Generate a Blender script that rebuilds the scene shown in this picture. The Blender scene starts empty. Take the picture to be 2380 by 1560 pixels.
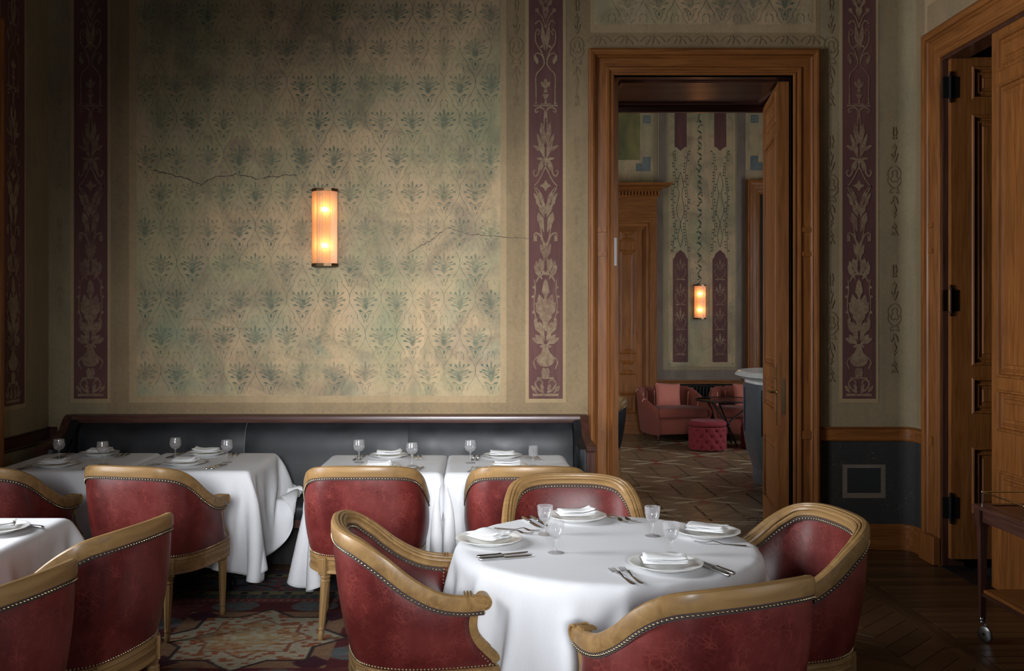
import bpy, math, random
import numpy as np
from mathutils import Vector, Matrix

# ------------------------------------------------------------------ camera, world, light
S = bpy.context.scene
col = S.collection
R = math.radians
random.seed(7)
rng = np.random.default_rng(11)

cam = bpy.data.cameras.new('camera')
cam.lens = 34.03
cam.sensor_width = 36.0
cam.shift_x = 0.0311
cam.shift_y = -0.0164
cam.clip_start = 0.05
camo = bpy.data.objects.new('camera', cam)
camo.location = (0, 0, 1.65)
camo.rotation_euler = (R(90), 0, 0)
col.objects.link(camo)
S.camera = camo

S.view_settings.view_transform = 'Standard'
S.view_settings.look = 'None'
S.view_settings.gamma = 1.0
S.view_settings.exposure = 0.0
S.view_settings.use_curve_mapping = False

world = bpy.data.worlds.new('overcast_sky')
S.world = world
world.use_nodes = True
wb = world.node_tree.nodes['Background']
wb.inputs[0].default_value = (0.62, 0.75, 1.0, 1)
wb.inputs[1].default_value = 1.0

def area(name, loc, rot, sx, sy, power, color=(1, 1, 1), spread=180):
    l = bpy.data.lights.new(name, 'AREA')
    l.shape = 'RECTANGLE'
    l.size = sx
    l.size_y = sy
    l.energy = power
    l.color = color
    l.spread = R(spread)
    o = bpy.data.objects.new(name, l)
    o.location = loc
    o.rotation_euler = [R(a) for a in rot]
    col.objects.link(o)
    return o

DAY = (0.93, 0.96, 1.0)
# daylight just outside the real window openings of the left, rear and far rooms
area('daylight_left_near', (-3.5, 1.60, 2.1), (90, 0, -90), 1.25, 2.8, 28, DAY, 140)
area('daylight_left_far', (-3.5, 3.75, 2.1), (90, 0, -90), 1.25, 2.8, 225, DAY, 112)
area('daylight_rear', (-0.1, -2.9, 2.75), (81.0, 0, 2.4), 1.5, 1.5, 66, DAY, 27)
area('daylight_right', (3.5, 1.3, 2.0), (90, 0, 90), 1.25, 2.4, 22, DAY, 85)
area('daylight_lounge', (5.85, 10.6, 2.0), (90, 0, 90), 2.6, 2.5, 105, DAY)
area('daylight_lounge_left', (-2.35, 9.6, 2.0), (90, 0, -90), 2.6, 2.5, 115, DAY)

# ------------------------------------------------------------------ helpers: objects and tags
def tag(o, label=None, cat=None, group=None, kind=None):
    if label: o['label'] = label
    if cat: o['category'] = cat
    if group: o['group'] = group
    if kind: o['kind'] = kind
    return o

def empty(name, loc=(0, 0, 0), rz=0.0, label=None, cat=None, group=None, kind=None, parent=None):
    o = bpy.data.objects.new(name, None)
    o.empty_display_size = 0.1
    o.location = loc
    o.rotation_euler = (0, 0, R(rz))
    o.parent = parent
    col.objects.link(o)
    return tag(o, label, cat, group, kind)

def mesh_obj(name, me, parent=None, loc=None, rot=None):
    o = bpy.data.objects.new(name, me)
    if parent is not None: o.parent = parent
    if loc is not None: o.location = loc
    if rot is not None: o.rotation_euler = [R(a) for a in rot]
    col.objects.link(o)
    return o

def kids(o): return [c for c in bpy.data.objects if c.parent == o]

def copy_tree(o, parent=None, loc=None, rz=None):
    ks = KIDS.get(o.name) or kids(o)
    KIDS[o.name] = ks
    c = o.copy()
    col.objects.link(c)
    c.parent = parent
    if loc is not None: c.location = loc
    if rz is not None: c.rotation_euler = (0, 0, R(rz))
    for k in ks: copy_tree(k, c)
    return c
KIDS = {}

class MB:
    """collects shapes into one mesh"""
    def __init__(self):
        self.v = []; self.f = []; self.m = []; self.n = 0; self.cur = 0
    def add(self, vs, fs):
        vs = np.asarray(vs, float).reshape(-1, 3)
        self.v.append(vs)
        b = self.n
        for f in fs:
            self.f.append([i + b for i in f]); self.m.append(self.cur)
        self.n += len(vs)
        return self
    def slot(self, i): self.cur = i; return self
    def box(self, x0, x1, y0, y1, z0, z1):
        v = [(x, y, z) for z in (z0, z1) for y in (y0, y1) for x in (x0, x1)]
        f = [(0, 2, 3, 1), (4, 5, 7, 6), (0, 1, 5, 4), (2, 6, 7, 3), (0, 4, 6, 2), (1, 3, 7, 5)]
        return self.add(v, f)
    def bbox(self, x0, x1, y0, y1, z0, z1, b):
        """box with chamfered edges"""
        v = []; f = []
        for z, i in ((z0, b), (z0 + b, 0), (z1 - b, 0), (z1, b)):
            c = b if i == 0 else b + i
            i0 = i
            v += [(x0 + i0 + b, y0 + i0, z), (x1 - i0 - b, y0 + i0, z), (x1 - i0, y0 + i0 + b, z), (x1 - i0, y1 - i0 - b, z),
                  (x1 - i0 - b, y1 - i0, z), (x0 + i0 + b, y1 - i0, z), (x0 + i0, y1 - i0 - b, z), (x0 + i0, y0 + i0 + b, z)]
        f.append(tuple(range(7, -1, -1)))
        for k in range(3):
            for j in range(8):
                a = k * 8 + j; c = k * 8 + (j + 1) % 8
                f.append((a, c, c + 8, a + 8))
        f.append(tuple(range(24, 32)))
        return self.add(v, f)
    def grid(self, P, cu=False, cv=False, flip=False):
        P = np.asarray(P, float)
        n, m = P.shape[:2]
        f = []
        for i in range(n if cu else n - 1):
            for j in range(m if cv else m - 1):
                a = i * m + j; b = i * m + (j + 1) % m
                c = ((i + 1) % n) * m + (j + 1) % m; d = ((i + 1) % n) * m + j
                f.append((a, d, c, b) if flip else (a, b, c, d))
        return self.add(P.reshape(-1, 3), f)
    def poly(self, pts, flip=False):
        n = len(pts)
        return self.add(pts, [tuple(range(n - 1, -1, -1)) if flip else tuple(range(n))])
    def prism(self, pts2, a0, a1, axis='x'):
        """extrude a 2D outline along an axis"""
        n = len(pts2)
        def P(p, a):
            return {'x': (a, p[0], p[1]), 'y': (p[0], a, p[1]), 'z': (p[0], p[1], a)}[axis]
        v = [P(p, a0) for p in pts2] + [P(p, a1) for p in pts2]
        f = [tuple(range(n)), tuple(range(2 * n - 1, n - 1, -1))]
        f += [(i, n + i, n + (i + 1) % n, (i + 1) % n) for i in range(n)]
        return self.add(v, f)
    def lathe(self, prof, n=24, c=(0, 0, 0), flute=None, closed=False, M=None):
        """prof: (radius, z); flute(angle, radius, z) gives a radius factor"""
        P = []
        for r, z in prof:
            row = []
            for k in range(n):
                a = 2 * math.pi * k / n
                rr = r * (flute(a, r, z) if flute else 1)
                p = (c[0] + rr * math.cos(a), c[1] + rr * math.sin(a), c[2] + z)
                if M is not None: p = tuple(M @ Vector(p))
                row.append(p)
            P.append(row)
        return self.grid(P, cu=closed, cv=True, flip=False)
    def tube(self, pts, r, n=8, cap=True, closed=False):
        pts = [Vector(p) for p in pts]
        rs = r if hasattr(r, '__len__') else [r] * len(pts)
        up = None; P = []
        L = len(pts)
        for i, p in enumerate(pts):
            a = pts[(i - 1) % L] if closed else pts[max(i - 1, 0)]
            b = pts[(i + 1) % L] if closed else pts[min(i + 1, L - 1)]
            t = (b - a).normalized()
            if up is None:
                up = Vector((0, 0, 1)) if abs(t.z) < .9 else Vector((1, 0, 0))
            s = t.cross(up).normalized(); up = s.cross(t).normalized()
            P.append([tuple(p + (s * math.cos(q) + up * math.sin(q)) * rs[i]) for q in [2 * math.pi * k / n for k in range(n)]])
        self.grid(P, cu=closed, cv=True, flip=True)
        if cap and not closed:
            self.poly(P[0], flip=False); self.poly(P[-1], flip=True)
        return self
    def ball(self, c, r, n=8, m=5, sc=(1, 1, 1)):
        P = [[(c[0] + r * sc[0] * math.sin(math.pi * i / m) * math.cos(2 * math.pi * j / n),
               c[1] + r * sc[1] * math.sin(math.pi * i / m) * math.sin(2 * math.pi * j / n),
               c[2] + r * sc[2] * math.cos(math.pi * i / m)) for j in range(n)] for i in range(m + 1)]
        return self.grid(P, cv=True, flip=True)
    def mesh(self, name, mats, smooth=None, M=None):
        me = bpy.data.meshes.new(name)
        V = np.concatenate(self.v) if self.v else np.zeros((0, 3))
        if M is not None:
            A = np.array(M); V = V @ A[:3, :3].T + A[:3, 3]
        me.from_pydata(V.tolist(), [], self.f)
        if not isinstance(mats, (list, tuple)): mats = [mats]
        for m in mats: me.materials.append(m)
        if len(mats) > 1: me.polygons.foreach_set('material_index', self.m)
        if smooth is not None:
            me.polygons.foreach_set('use_smooth', [True] * len(me.polygons))
            try: me.set_sharp_from_angle(angle=R(smooth))
            except Exception: pass
        me.update()
        return me
    def build(self, name, mats, parent=None, smooth=None, M=None, loc=None, rot=None):
        return mesh_obj(name, self.mesh(name, mats, smooth, M), parent, loc, rot)

def crom(pts, per=8, closed=False):
    P = [np.array(p, float) for p in pts]
    n = len(P)
    out = []
    rngi = range(n) if closed else range(n - 1)
    for i in rngi:
        if closed: a, b, c, d = P[i - 1], P[i], P[(i + 1) % n], P[(i + 2) % n]
        else: a, b, c, d = P[max(i - 1, 0)], P[i], P[i + 1], P[min(i + 2, n - 1)]
        for k in range(per):
            t = k / per
            out.append(.5 * ((2 * b) + (-a + c) * t + (2 * a - 5 * b + 4 * c - d) * t * t + (-a + 3 * b - 3 * c + d) * t ** 3))
    if not closed: out.append(P[-1])
    return np.array(out)

def resample(P, n):
    P = np.asarray(P, float)
    d = np.r_[0, np.cumsum(np.linalg.norm(np.diff(P, axis=0), axis=1))]
    t = np.linspace(0, d[-1], n)
    return np.stack([np.interp(t, d, P[:, k]) for k in range(P.shape[1])], 1)

# ------------------------------------------------------------------ helpers: materials
def newmat(name):
    m = bpy.data.materials.new(name)
    m.use_nodes = True
    nt = m.node_tree
    b = nt.nodes['Principled BSDF']
    return m, nt, b

def N(nt, t, **kw):
    n = nt.nodes.new(t)
    for k, v in kw.items(): setattr(n, k, v)
    return n

def noise(nt, vec, scale, detail=4, rough=.55, dist=0.0):
    n = N(nt, 'ShaderNodeTexNoise')
    n.inputs['Scale'].default_value = scale
    n.inputs['Detail'].default_value = detail
    n.inputs['Roughness'].default_value = rough
    n.inputs['Distortion'].default_value = dist
    nt.links.new(vec, n.inputs['Vector'])
    return n.outputs['Fac']

def ramp(nt, fac, stops, interp='LINEAR'):
    n = N(nt, 'ShaderNodeValToRGB')
    cr = n.color_ramp
    cr.interpolation = interp
    while len(cr.elements) < len(stops): cr.elements.new(.5)
    for e, (p, c) in zip(cr.elements, stops):
        e.position = p
        e.color = (c, c, c, 1) if not hasattr(c, '__len__') else (*c, 1)
    nt.links.new(fac, n.inputs[0])
    return n.outputs[0]

def mix(nt, fac, a, b, mode='MIX'):
    n = N(nt, 'ShaderNodeMix', data_type='RGBA', blend_type=mode)
    for s, v in ((n.inputs[0], fac), (n.inputs[6], a), (n.inputs[7], b)):
        if hasattr(v, 'is_linked') or isinstance(v, bpy.types.NodeSocket): nt.links.new(v, s)
        elif hasattr(v, '__len__'): s.default_value = (*v, 1)
        else: s.default_value = v if s.type == 'VALUE' else (v, v, v, 1)
    return n.outputs[2]

def coords(nt, scale=(1, 1, 1), kind='Object', loc=(0, 0, 0)):
    if kind == 'World':
        tc = N(nt, 'ShaderNodeNewGeometry'); out = tc.outputs['Position']
    else:
        tc = N(nt, 'ShaderNodeTexCoord'); out = tc.outputs[kind]
    mp = N(nt, 'ShaderNodeMapping')
    mp.inputs['Scale'].default_value = scale
    mp.inputs['Location'].default_value = loc
    nt.links.new(out, mp.inputs[0])
    return mp.outputs[0]

def bump(nt, b, h, strength=.3, dist=.01):
    n = N(nt, 'ShaderNodeBump')
    n.inputs['Strength'].default_value = strength
    n.inputs['Distance'].default_value = dist
    nt.links.new(h, n.inputs['Height'])
    nt.links.new(n.outputs[0], b.inputs['Normal'])

def plain(name, c, rough=.5, metal=0.0, spec=None, **kw):
    m, nt, b = newmat(name)
    v = coords(nt)
    f = noise(nt, v, 9)
    cc = mix(nt, ramp(nt, f, [(.3, 0), (.7, 1)]), [x * .86 for x in c], [min(1, x * 1.1) for x in c])
    nt.links.new(cc, b.inputs['Base Color'])
    b.inputs['Roughness'].default_value = rough
    b.inputs['Metallic'].default_value = metal
    if spec is not None: b.inputs['Specular IOR Level'].default_value = spec
    for k, x in kw.items(): b.inputs[k].default_value = x
    return m

def wood(name, dark, mid, light, stretch, rough=.42, coat=.0, scale=1.0, kind='Object', dirt=None):
    m, nt, b = newmat(name)
    s = [scale * (3.0 if k == stretch else 46.0) for k in 'xyz']
    v = coords(nt, s, kind)
    f = noise(nt, v, 1.0, 5, .6, .6)
    v2 = coords(nt, [scale * (1.2 if k == stretch else 7.0) for k in 'xyz'], kind)
    f2 = noise(nt, v2, 1.0, 3, .5, .3)
    c = ramp(nt, f, [(.28, dark), (.5, mid), (.74, light)])
    c = mix(nt, ramp(nt, f2, [(.35, .0), (.7, .55)]), c, [x * .62 for x in mid], 'MIX')
    nt.links.new(c, b.inputs['Base Color'])
    r = ramp(nt, f2, [(.3, rough * .85), (.7, min(1, rough * 1.2))])
    nt.links.new(r, b.inputs['Roughness'])
    b.inputs['Coat Weight'].default_value = coat
    b.inputs['Coat Roughness'].default_value = .22
    b.inputs['Specular IOR Level'].default_value = .22
    bump(nt, b, f, .12, .002)
    return m

OAK = ((.115, .040, .011), (.215, .077, .019), (.295, .115, .031))
W = {}
for ax in 'xyz':
    W['oak_' + ax] = wood('oiled_oak_' + ax, *OAK, ax, .40)
    W['mahogany_' + ax] = wood('dark_mahogany_' + ax, (.030, .012, .009), (.060, .024, .017), (.10, .044, .030), ax, .30, .25)
CH = ((.165, .092, .034), (.255, .147, .056), (.33, .200, .080))
W['chair'] = wood('waxed_beech', *CH, 'x', .40, .12, .6)
W['leg'] = wood('waxed_beech_leg', *CH, 'z', .42, .1, .6)
W['plank'] = wood('floor_oak', (.045, .022, .010), (.085, .042, .018), (.12, .062, .028), 'y', .36, .0, .8)

def leather(name, dark, mid, light, rough=.36, crackle=True):
    m, nt, b = newmat(name)
    v = coords(nt)
    big = noise(nt, v, 5.0, 5, .6)
    c = ramp(nt, big, [(.25, dark), (.5, mid), (.78, light)])
    if crackle:
        vd = N(nt, 'ShaderNodeVectorMath', operation='ADD')
        nn = N(nt, 'ShaderNodeTexNoise'); nn.inputs['Scale'].default_value = 7
        nt.links.new(v, nn.inputs['Vector'])
        sc = N(nt, 'ShaderNodeVectorMath', operation='SCALE'); sc.inputs['Scale'].default_value = .13
        nt.links.new(nn.outputs['Color'], sc.inputs[0])
        nt.links.new(v, vd.inputs[0]); nt.links.new(sc.outputs[0], vd.inputs[1])
        vo = N(nt, 'ShaderNodeTexVoronoi', feature='DISTANCE_TO_EDGE'); vo.inputs['Scale'].default_value = 23
        nt.links.new(vd.outputs[0], vo.inputs['Vector'])
        vo2 = N(nt, 'ShaderNodeTexVoronoi', feature='DISTANCE_TO_EDGE'); vo2.inputs['Scale'].default_value = 58
        nt.links.new(vd.outputs[0], vo2.inputs['Vector'])
        e1 = ramp(nt, vo.outputs['Distance'], [(0, 1), (.05, 0)])
        e2 = ramp(nt, vo2.outputs['Distance'], [(0, .65), (.12, 0)])
        msk = ramp(nt, noise(nt, v, 11, 3), [(.42, 0), (.68, 1)])
        e = mix(nt, 1.0, mix(nt, 1.0, e1, e2, 'LIGHTEN'), msk, 'MULTIPLY')
        ev = N(nt, 'ShaderNodeMath', operation='MULTIPLY'); ev.inputs[1].default_value = .55
        nt.links.new(e, ev.inputs[0])
        c = mix(nt, ev.outputs[0], c, [light[0] * 1.7, light[1] * 2.1, light[2] * 1.9])
    nt.links.new(c, b.inputs['Base Color'])
    g = noise(nt, v, 160, 2)
    r = ramp(nt, big, [(.3, rough * .85), (.75, rough * 1.25)])
    nt.links.new(r, b.inputs['Roughness']); b.inputs['Specular IOR Level'].default_value = .36
    wr = noise(nt, coords(nt, (14, 14, 1.6)), 1.0, 3, .5)
    hh = mix(nt, .25, wr, g)
    bump(nt, b, hh, .22, .004)
    return m

RED = leather('oxblood_leather', (.040, .006, .006), (.100, .014, .012), (.165, .030, .025))
BLACKL = leather('black_leather', (.008, .009, .010), (.014, .015, .017), (.022, .023, .026), .42, False)
BLACKL.node_tree.nodes['Principled BSDF'].inputs['Specular IOR Level'].default_value = .24

def cloth_mat(name, c, rough=.85, weave=420, sheen=.0):
    m, nt, b = newmat(name)
    v = coords(nt)
    f1 = noise(nt, coords(nt, (weave, weave, 30)), 1.0, 2)
    f2 = noise(nt, v, 3.0, 3)
    cc = mix(nt, ramp(nt, f2, [(.3, 0), (.7, 1)]), [x * .95 for x in c], c)
    cc = mix(nt, ramp(nt, f1, [(.35, .10), (.6, 0)]), cc, [x * .7 for x in c])
    nt.links.new(cc, b.inputs['Base Color'])
    b.inputs['Roughness'].default_value = rough
    b.inputs['Specular IOR Level'].default_value = .2
    b.inputs['Sheen Weight'].default_value = sheen
    bump(nt, b, f1, .25, .0008)
    return m

LINEN = cloth_mat('white_linen', (.71, .71, .725))
NAPKIN = cloth_mat('white_napkin', (.84, .84, .84))
VELVET = cloth_mat('rust_velvet', (.20, .052, .034), .8, 60, .08)
VELVET_RED = cloth_mat('crimson_velvet', (.20, .022, .028), .8, 60, .06)
PIPING = plain('pink_piping', (.55, .25, .17), .7)
PINK = cloth_mat('pink_linen', (.46, .15, .11), .8, 200, .2)
PORCELAIN = plain('glazed_porcelain', (.82, .82, .79), .12)
SILVER = plain('polished_silver_plate', (.60, .60, .60), .27, 1.0)
STEEL = plain('steel_blade', (.30, .30, .30), .28, 1.0)
BRASS = plain('aged_brass', (.50, .34, .14), .28, 1.0)
BRONZE = plain('bronzed_metal', (.16, .10, .055), .35, 1.0)
NAIL = plain('antique_brass_nail', (.40, .33, .20), .34, 1.0)
IRON = plain('black_iron', (.012, .012, .013), .4, .3)
CHROME = plain('chrome', (.55, .56, .58), .15, 1.0)
DARK = plain('painted_darkness', (.010, .009, .008), .9)  # near-black colour stands in for the dark of unlit spaces
MARBLE = None

def glass_clear(name, frost=0.0, tint=(1, 1, 1)):
    m, nt, b = newmat(name)
    nt.nodes.remove(b)
    out = nt.nodes['Material Output']
    tr = N(nt, 'ShaderNodeBsdfTransparent'); tr.inputs[0].default_value = (*[.97 * t for t in tint], 1)
    gl = N(nt, 'ShaderNodeBsdfGlossy'); gl.inputs['Roughness'].default_value = .04
    lw = N(nt, 'ShaderNodeLayerWeight'); lw.inputs[0].default_value = .5
    p3 = N(nt, 'ShaderNodeMath', operation='POWER'); p3.inputs[1].default_value = 3.2; nt.links.new(lw.outputs['Facing'], p3.inputs[0])
    fr = N(nt, 'ShaderNodeMath', operation='MULTIPLY_ADD'); fr.inputs[1].default_value = .75; fr.inputs[2].default_value = .08; nt.links.new(p3.outputs[0], fr.inputs[0])
    mx = N(nt, 'ShaderNodeMixShader')
    nt.links.new(fr.outputs[0], mx.inputs[0]); nt.links.new(tr.outputs[0], mx.inputs[1]); nt.links.new(gl.outputs[0], mx.inputs[2])
    res = mx.outputs[0]
    if frost:
        df = N(nt, 'ShaderNodeBsdfTranslucent'); df.inputs[0].default_value = (.9, .9, .92, 1)
        dd = N(nt, 'ShaderNodeBsdfDiffuse'); dd.inputs[0].default_value = (.8, .8, .82, 1)
        ad = N(nt, 'ShaderNodeMixShader'); ad.inputs[0].default_value = .5
        nt.links.new(df.outputs[0], ad.inputs[1]); nt.links.new(dd.outputs[0], ad.inputs[2])
        v = coords(nt, (1, 1, .6))
        f = ramp(nt, noise(nt, v, 380, 3, .6), [(.40, 0), (.60, frost)])
        m2 = N(nt, 'ShaderNodeMixShader')
        nt.links.new(f, m2.inputs[0]); nt.links.new(res, m2.inputs[1]); nt.links.new(ad.outputs[0], m2.inputs[2])
        res = m2.outputs[0]
    nt.links.new(res, out.inputs[0])
    return m
GLASS = glass_clear('clear_glass')
STEMGLASS = glass_clear('highlit_stem_glass', .22)  # pale frost painted in as highlights on the stems
ETCHED = glass_clear('etched_glass', .26)
m, nt, b = newmat('solid_glass'); b.inputs['Transmission Weight'].default_value = 1; b.inputs['Roughness'].default_value = .02; b.inputs['IOR'].default_value = 1.5
SOLIDGLASS = m

# old distemper wall paint
def wallpaint(name, kind):
    m, nt, b = newmat(name)
    v = coords(nt, kind='World')
    big = noise(nt, v, 1.15, 4, .55, .4)
    med = noise(nt, coords(nt, (1, 1, .45), 'World', (3.1, 0, 1.7)), 4.2, 6, .62, .5)
    fine = noise(nt, v, 42, 5, .7)
    streak = noise(nt, coords(nt, (9, 9, .9), 'World'), 1.0, 4, .6, .3)
    if kind in ('green', 'stencil'):
        c = ramp(nt, big, [(.30, (.225, .220, .124)), (.44, (.345, .284, .160)), (.58, (.445, .315, .180)), (.74, (.350, .284, .160))])
        # greener lower down and towards the bottom left where damp has bitten
        sx = N(nt, 'ShaderNodeSeparateXYZ'); nt.links.new(v, sx.inputs[0])
        mr = N(nt, 'ShaderNodeMapRange'); mr.inputs[1].default_value = 2.6; mr.inputs[2].default_value = 1.0
        nt.links.new(sx.outputs[2], mr.inputs[0])
        teal = noise(nt, coords(nt, kind='World', loc=(7, 2, 5)), 1.7, 4, .6, .6)
        tm = mix(nt, 1.0, ramp(nt, teal, [(.46, 0), (.68, .85)]), mr.outputs[0], 'MULTIPLY')
        c = mix(nt, tm, c, (.155, .225, .160))
        blot = noise(nt, coords(nt, kind='World', loc=(2, 9, 4)), 2.6, 7, .65, .8)
        c = mix(nt, ramp(nt, blot, [(.48, 0), (.66, .72)]), c, (.180, .140, .095))
        c = mix(nt, ramp(nt, med, [(.50, 0), (.72, .55)]), c, (.400, .300, .200))
        c = mix(nt, ramp(nt, med, [(.30, .5), (.46, 0)]), c, (.150, .155, .095))
    elif kind in ('tan', 'tanmotif'):
        c = ramp(nt, big, [(.3, (.205, .147, .082)), (.5, (.248, .175, .094)), (.7, (.285, .207, .115))])
        c = mix(nt, ramp(nt, med, [(.30, .5), (.48, 0)]), c, (.210, .165, .100))
    elif kind == 'olive':
        c = ramp(nt, big, [(.3, (.210, .165, .095)), (.5, (.250, .195, .112)), (.7, (.285, .225, .132))])
        c = mix(nt, ramp(nt, med, [(.30, .5), (.48, 0)]), c, (.150, .135, .090))
    elif kind == 'line':
        c = ramp(nt, big, [(.3, (.305, .220, .120)), (.7, (.37, .268, .150))])
    elif kind in ('burgundy', 'arabesque', 'arashade'):
        c = ramp(nt, big, [(.3, (.085, .036, .034)), (.7, (.118, .049, .044))])
        c = mix(nt, ramp(nt, streak, [(.52, 0), (.80, .35)]), c, (.22, .12, .09))
    elif kind == 'dado':
        c = ramp(nt, big, [(.3, (.020, .020, .020)), (.7, (.034, .033, .032))])
        sp = noise(nt, coords(nt, (1, 1, 2.2), 'World'), 55, 3, .7)
        area_ = noise(nt, v, 6, 3)
        sm = mix(nt, 1.0, ramp(nt, sp, [(.60, 0), (.70, .8)]), ramp(nt, area_, [(.42, 0), (.65, 1)]), 'MULTIPLY')
        c = mix(nt, sm, c, (.20, .16, .10))
    elif kind == 'greystone':
        c = ramp(nt, med, [(.3, (.13, .10, .075)), (.7, (.20, .16, .125))])
    elif kind == 'gold':
        c = ramp(nt, med, [(.35, (.10, .10, .045)), (.6, (.20, .17, .06)), (.75, (.26, .20, .08))])
    elif kind == 'blue':
        c = ramp(nt, med, [(.35, (.10, .125, .125)), (.7, (.16, .18, .17))])
    c = mix(nt, ramp(nt, streak, [(.30, .22), (.50, 0)]), c, [.10, .09, .065] if kind not in ('dado', 'blue', 'burgundy', 'arabesque', 'arashade') else [.04, .035, .03], 'MIX')
    c = mix(nt, ramp(nt, fine, [(.35, .16), (.55, 0)]), c, (.07, .06, .045))
    fade = ramp(nt, mix(nt, .45, noise(nt, coords(nt, kind='World', loc=(11, 3, 8)), 2.3, 5, .6, .4), fine), [(.36, 1), (.62, .12)])
    def scaled(k):
        n = N(nt, 'ShaderNodeMath', operation='MULTIPLY'); n.inputs[1].default_value = k
        nt.links.new(fade, n.inputs[0]); return n.outputs[0]
    if kind == 'stencil': c = mix(nt, scaled(.95), c, (.055, .092, .068))
    if kind == 'tanmotif': c = mix(nt, scaled(.36), c, (.130, .100, .065))
    if kind == 'arabesque': c = mix(nt, scaled(.70), c, (.340, .265, .150))
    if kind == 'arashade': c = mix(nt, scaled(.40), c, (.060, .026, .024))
    nt.links.new(c, b.inputs['Base Color'])
    b.inputs['Roughness'].default_value = .78
    b.inputs['Specular IOR Level'].default_value = .25
    bump(nt, b, mix(nt, .5, med, fine), .35, .006)
    return m
P = {k: wallpaint('distemper_' + k, k) for k in ('green', 'stencil', 'tan', 'tanmotif', 'olive', 'line', 'burgundy', 'arabesque', 'arashade', 'dado', 'greystone', 'gold', 'blue')}
P['vine'] = plain('painted_vine_green', (.035, .060, .040), .8)
P['ghost'] = plain('painted_ghost_tan', (.13, .085, .055), .8)
P['pale'] = plain('painted_pale_line', (.20, .20, .16), .8)
P['crack'] = plain('bare_plaster_crack', (.26, .19, .10), .9)
P['crackdark'] = plain('dark_crack', (.07, .05, .04), .9)
# ------------------------------------------------------------------ setting
YB = 6.92            # face of the back wall
XR, XL = 3.08, -3.085
ZC = 4.6
ZW0, ZW1 = .62, 3.55
K = 325.14
def bx(px): return (px - 1116) / K
def bz(py): return 1.65 + (741 - py) / K

DX0, DX1, DZ = 0.957, 2.236, 3.39      # doorway in the back wall
YF = 7.94                              # far face of the thick wall
PX0, PX1 = 0.86, 2.42                  # wider pocket behind the casing
m = MB()
m.box(XL - .15, DX0 - .0, YB, YB + .05, 0, 4.8); m.box(DX1, 5.7, YB, YB + .05, 0, 4.8); m.box(DX0, DX1, YB, YB + .05, DZ, 4.8)
m.box(XL - .15, PX0, YB + .05, YF, 0, 4.8); m.box(PX1, 5.7, YB + .05, YF, 0, 4.8); m.box(PX0, PX1, YB + .05, YF, DZ + .02, 4.8)
wall_back = tag(m.build('wall_back', P['olive']), kind='structure')

RY0, RY1 = 5.27, 6.46                  # doorway in the right wall
m = MB()
m.box(XR, XR + .14, RY1, YB, 0, ZC); m.box(XR, XR + .14, -2.5, .65, 0, ZC); m.box(XR, XR + .14, 1.95, RY0, 0, ZC); m.box(XR, XR + .14, .65, 1.95, 0, ZW0); m.box(XR, XR + .14, .65, 1.95, ZW1, ZC); m.box(XR, XR + .14, RY0, RY1, 3.39, ZC)
# softly rounded corner between the two walls
pts = [(XR + .0, YB + .0)] + [(XR - .09 + .09 * math.sin(a), YB - .09 + .09 * math.cos(a)) for a in [R(90) * k / 8 for k in range(9)]]
m.prism([(XR, YB - .09), (XR, YB), (XR - .09, YB)] + [(XR - .09 + .09 * math.sin(R(11.25 * k)), YB - .09 + .09 * math.cos(R(11.25 * k))) for k in range(1, 8)], .0, ZC, 'z')
wall_right = tag(m.build('wall_right', P['olive'], smooth=30), kind='structure')

WINL = [(0.95, 2.25), (3.1, 4.4)]
WINR = [(-1.6, -0.5), (-0.2, 0.9)]
m = MB()
ys = [-2.5] + [y for w_ in WINL for y in w_] + [YB]
for k in range(0, len(ys), 2): m.box(XL - .25, XL, ys[k], ys[k + 1], 0, ZC)
for a, b in WINL: m.box(XL - .25, XL, a, b, 0, ZW0); m.box(XL - .25, XL, a, b, ZW1, ZC)
wall_left = tag(m.build('wall_left', P['olive']), kind='structure')
m = MB()
xs = [XL - .25] + [x for w_ in WINR for x in w_] + [XR + .14]
for k in range(0, len(xs), 2): m.box(xs[k], xs[k + 1], -2.65, -2.5, 0, ZC)
for a, b in WINR: m.box(a, b, -2.65, -2.5, 0, ZW0); m.box(a, b, -2.65, -2.5, ZW1, ZC)
wall_rear = tag(m.build('wall_rear', plain('dark_walnut_wall', (.05, .032, .02), .6)), kind='structure')
tag(MB().box(XL - .25, XR + .14, -2.65, YB, ZC, ZC + .1).build('ceiling', plain('dark_walnut_ceiling', (.035, .022, .014), .6)), kind='structure')

def window(name, a, b, axis, pos):
    """casement with a cross bar, glazed; axis is the wall's running axis"""
    w = empty(name, (pos, (a + b) / 2, 0) if axis == 'y' else ((a + b) / 2, pos, 0), kind='structure')
    h = (b - a) / 2
    def bar(mb, u0, u1, z0, z1, t=.03):
        if axis == 'y': mb.box(-t, t, u0, u1, z0, z1)
        else: mb.box(u0, u1, -t, t, z0, z1)
    f = MB()
    bar(f, -h, -h + .06, ZW0, ZW1); bar(f, h - .06, h, ZW0, ZW1); bar(f, -h + .06, h - .06, ZW0, ZW0 + .07); bar(f, -h + .06, h - .06, ZW1 - .07, ZW1)
    f.build('window_frame', W['oak_z'], w)
    g = MB(); bar(g, -.025, .025, ZW0 + .07, ZW1 - .07, .02); bar(g, -h + .06, -.025, 2.3, 2.34, .02); bar(g, .025, h - .06, 2.3, 2.34, .02)
    g.build('glazing_bar', W['oak_z'], w)
    for u0, u1 in ((-h + .06, -.025), (.025, h - .06)):
        for z0, z1 in ((ZW0 + .07, 2.3), (2.34, ZW1 - .07)):
            q = MB(); bar(q, u0, u1, z0, z1, .003); q.build('pane', GLASS, w)
    return w
for i, (a, b) in enumerate(WINL): window('window_%d' % (i + 1), a, b, 'y', XL - .16)
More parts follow.
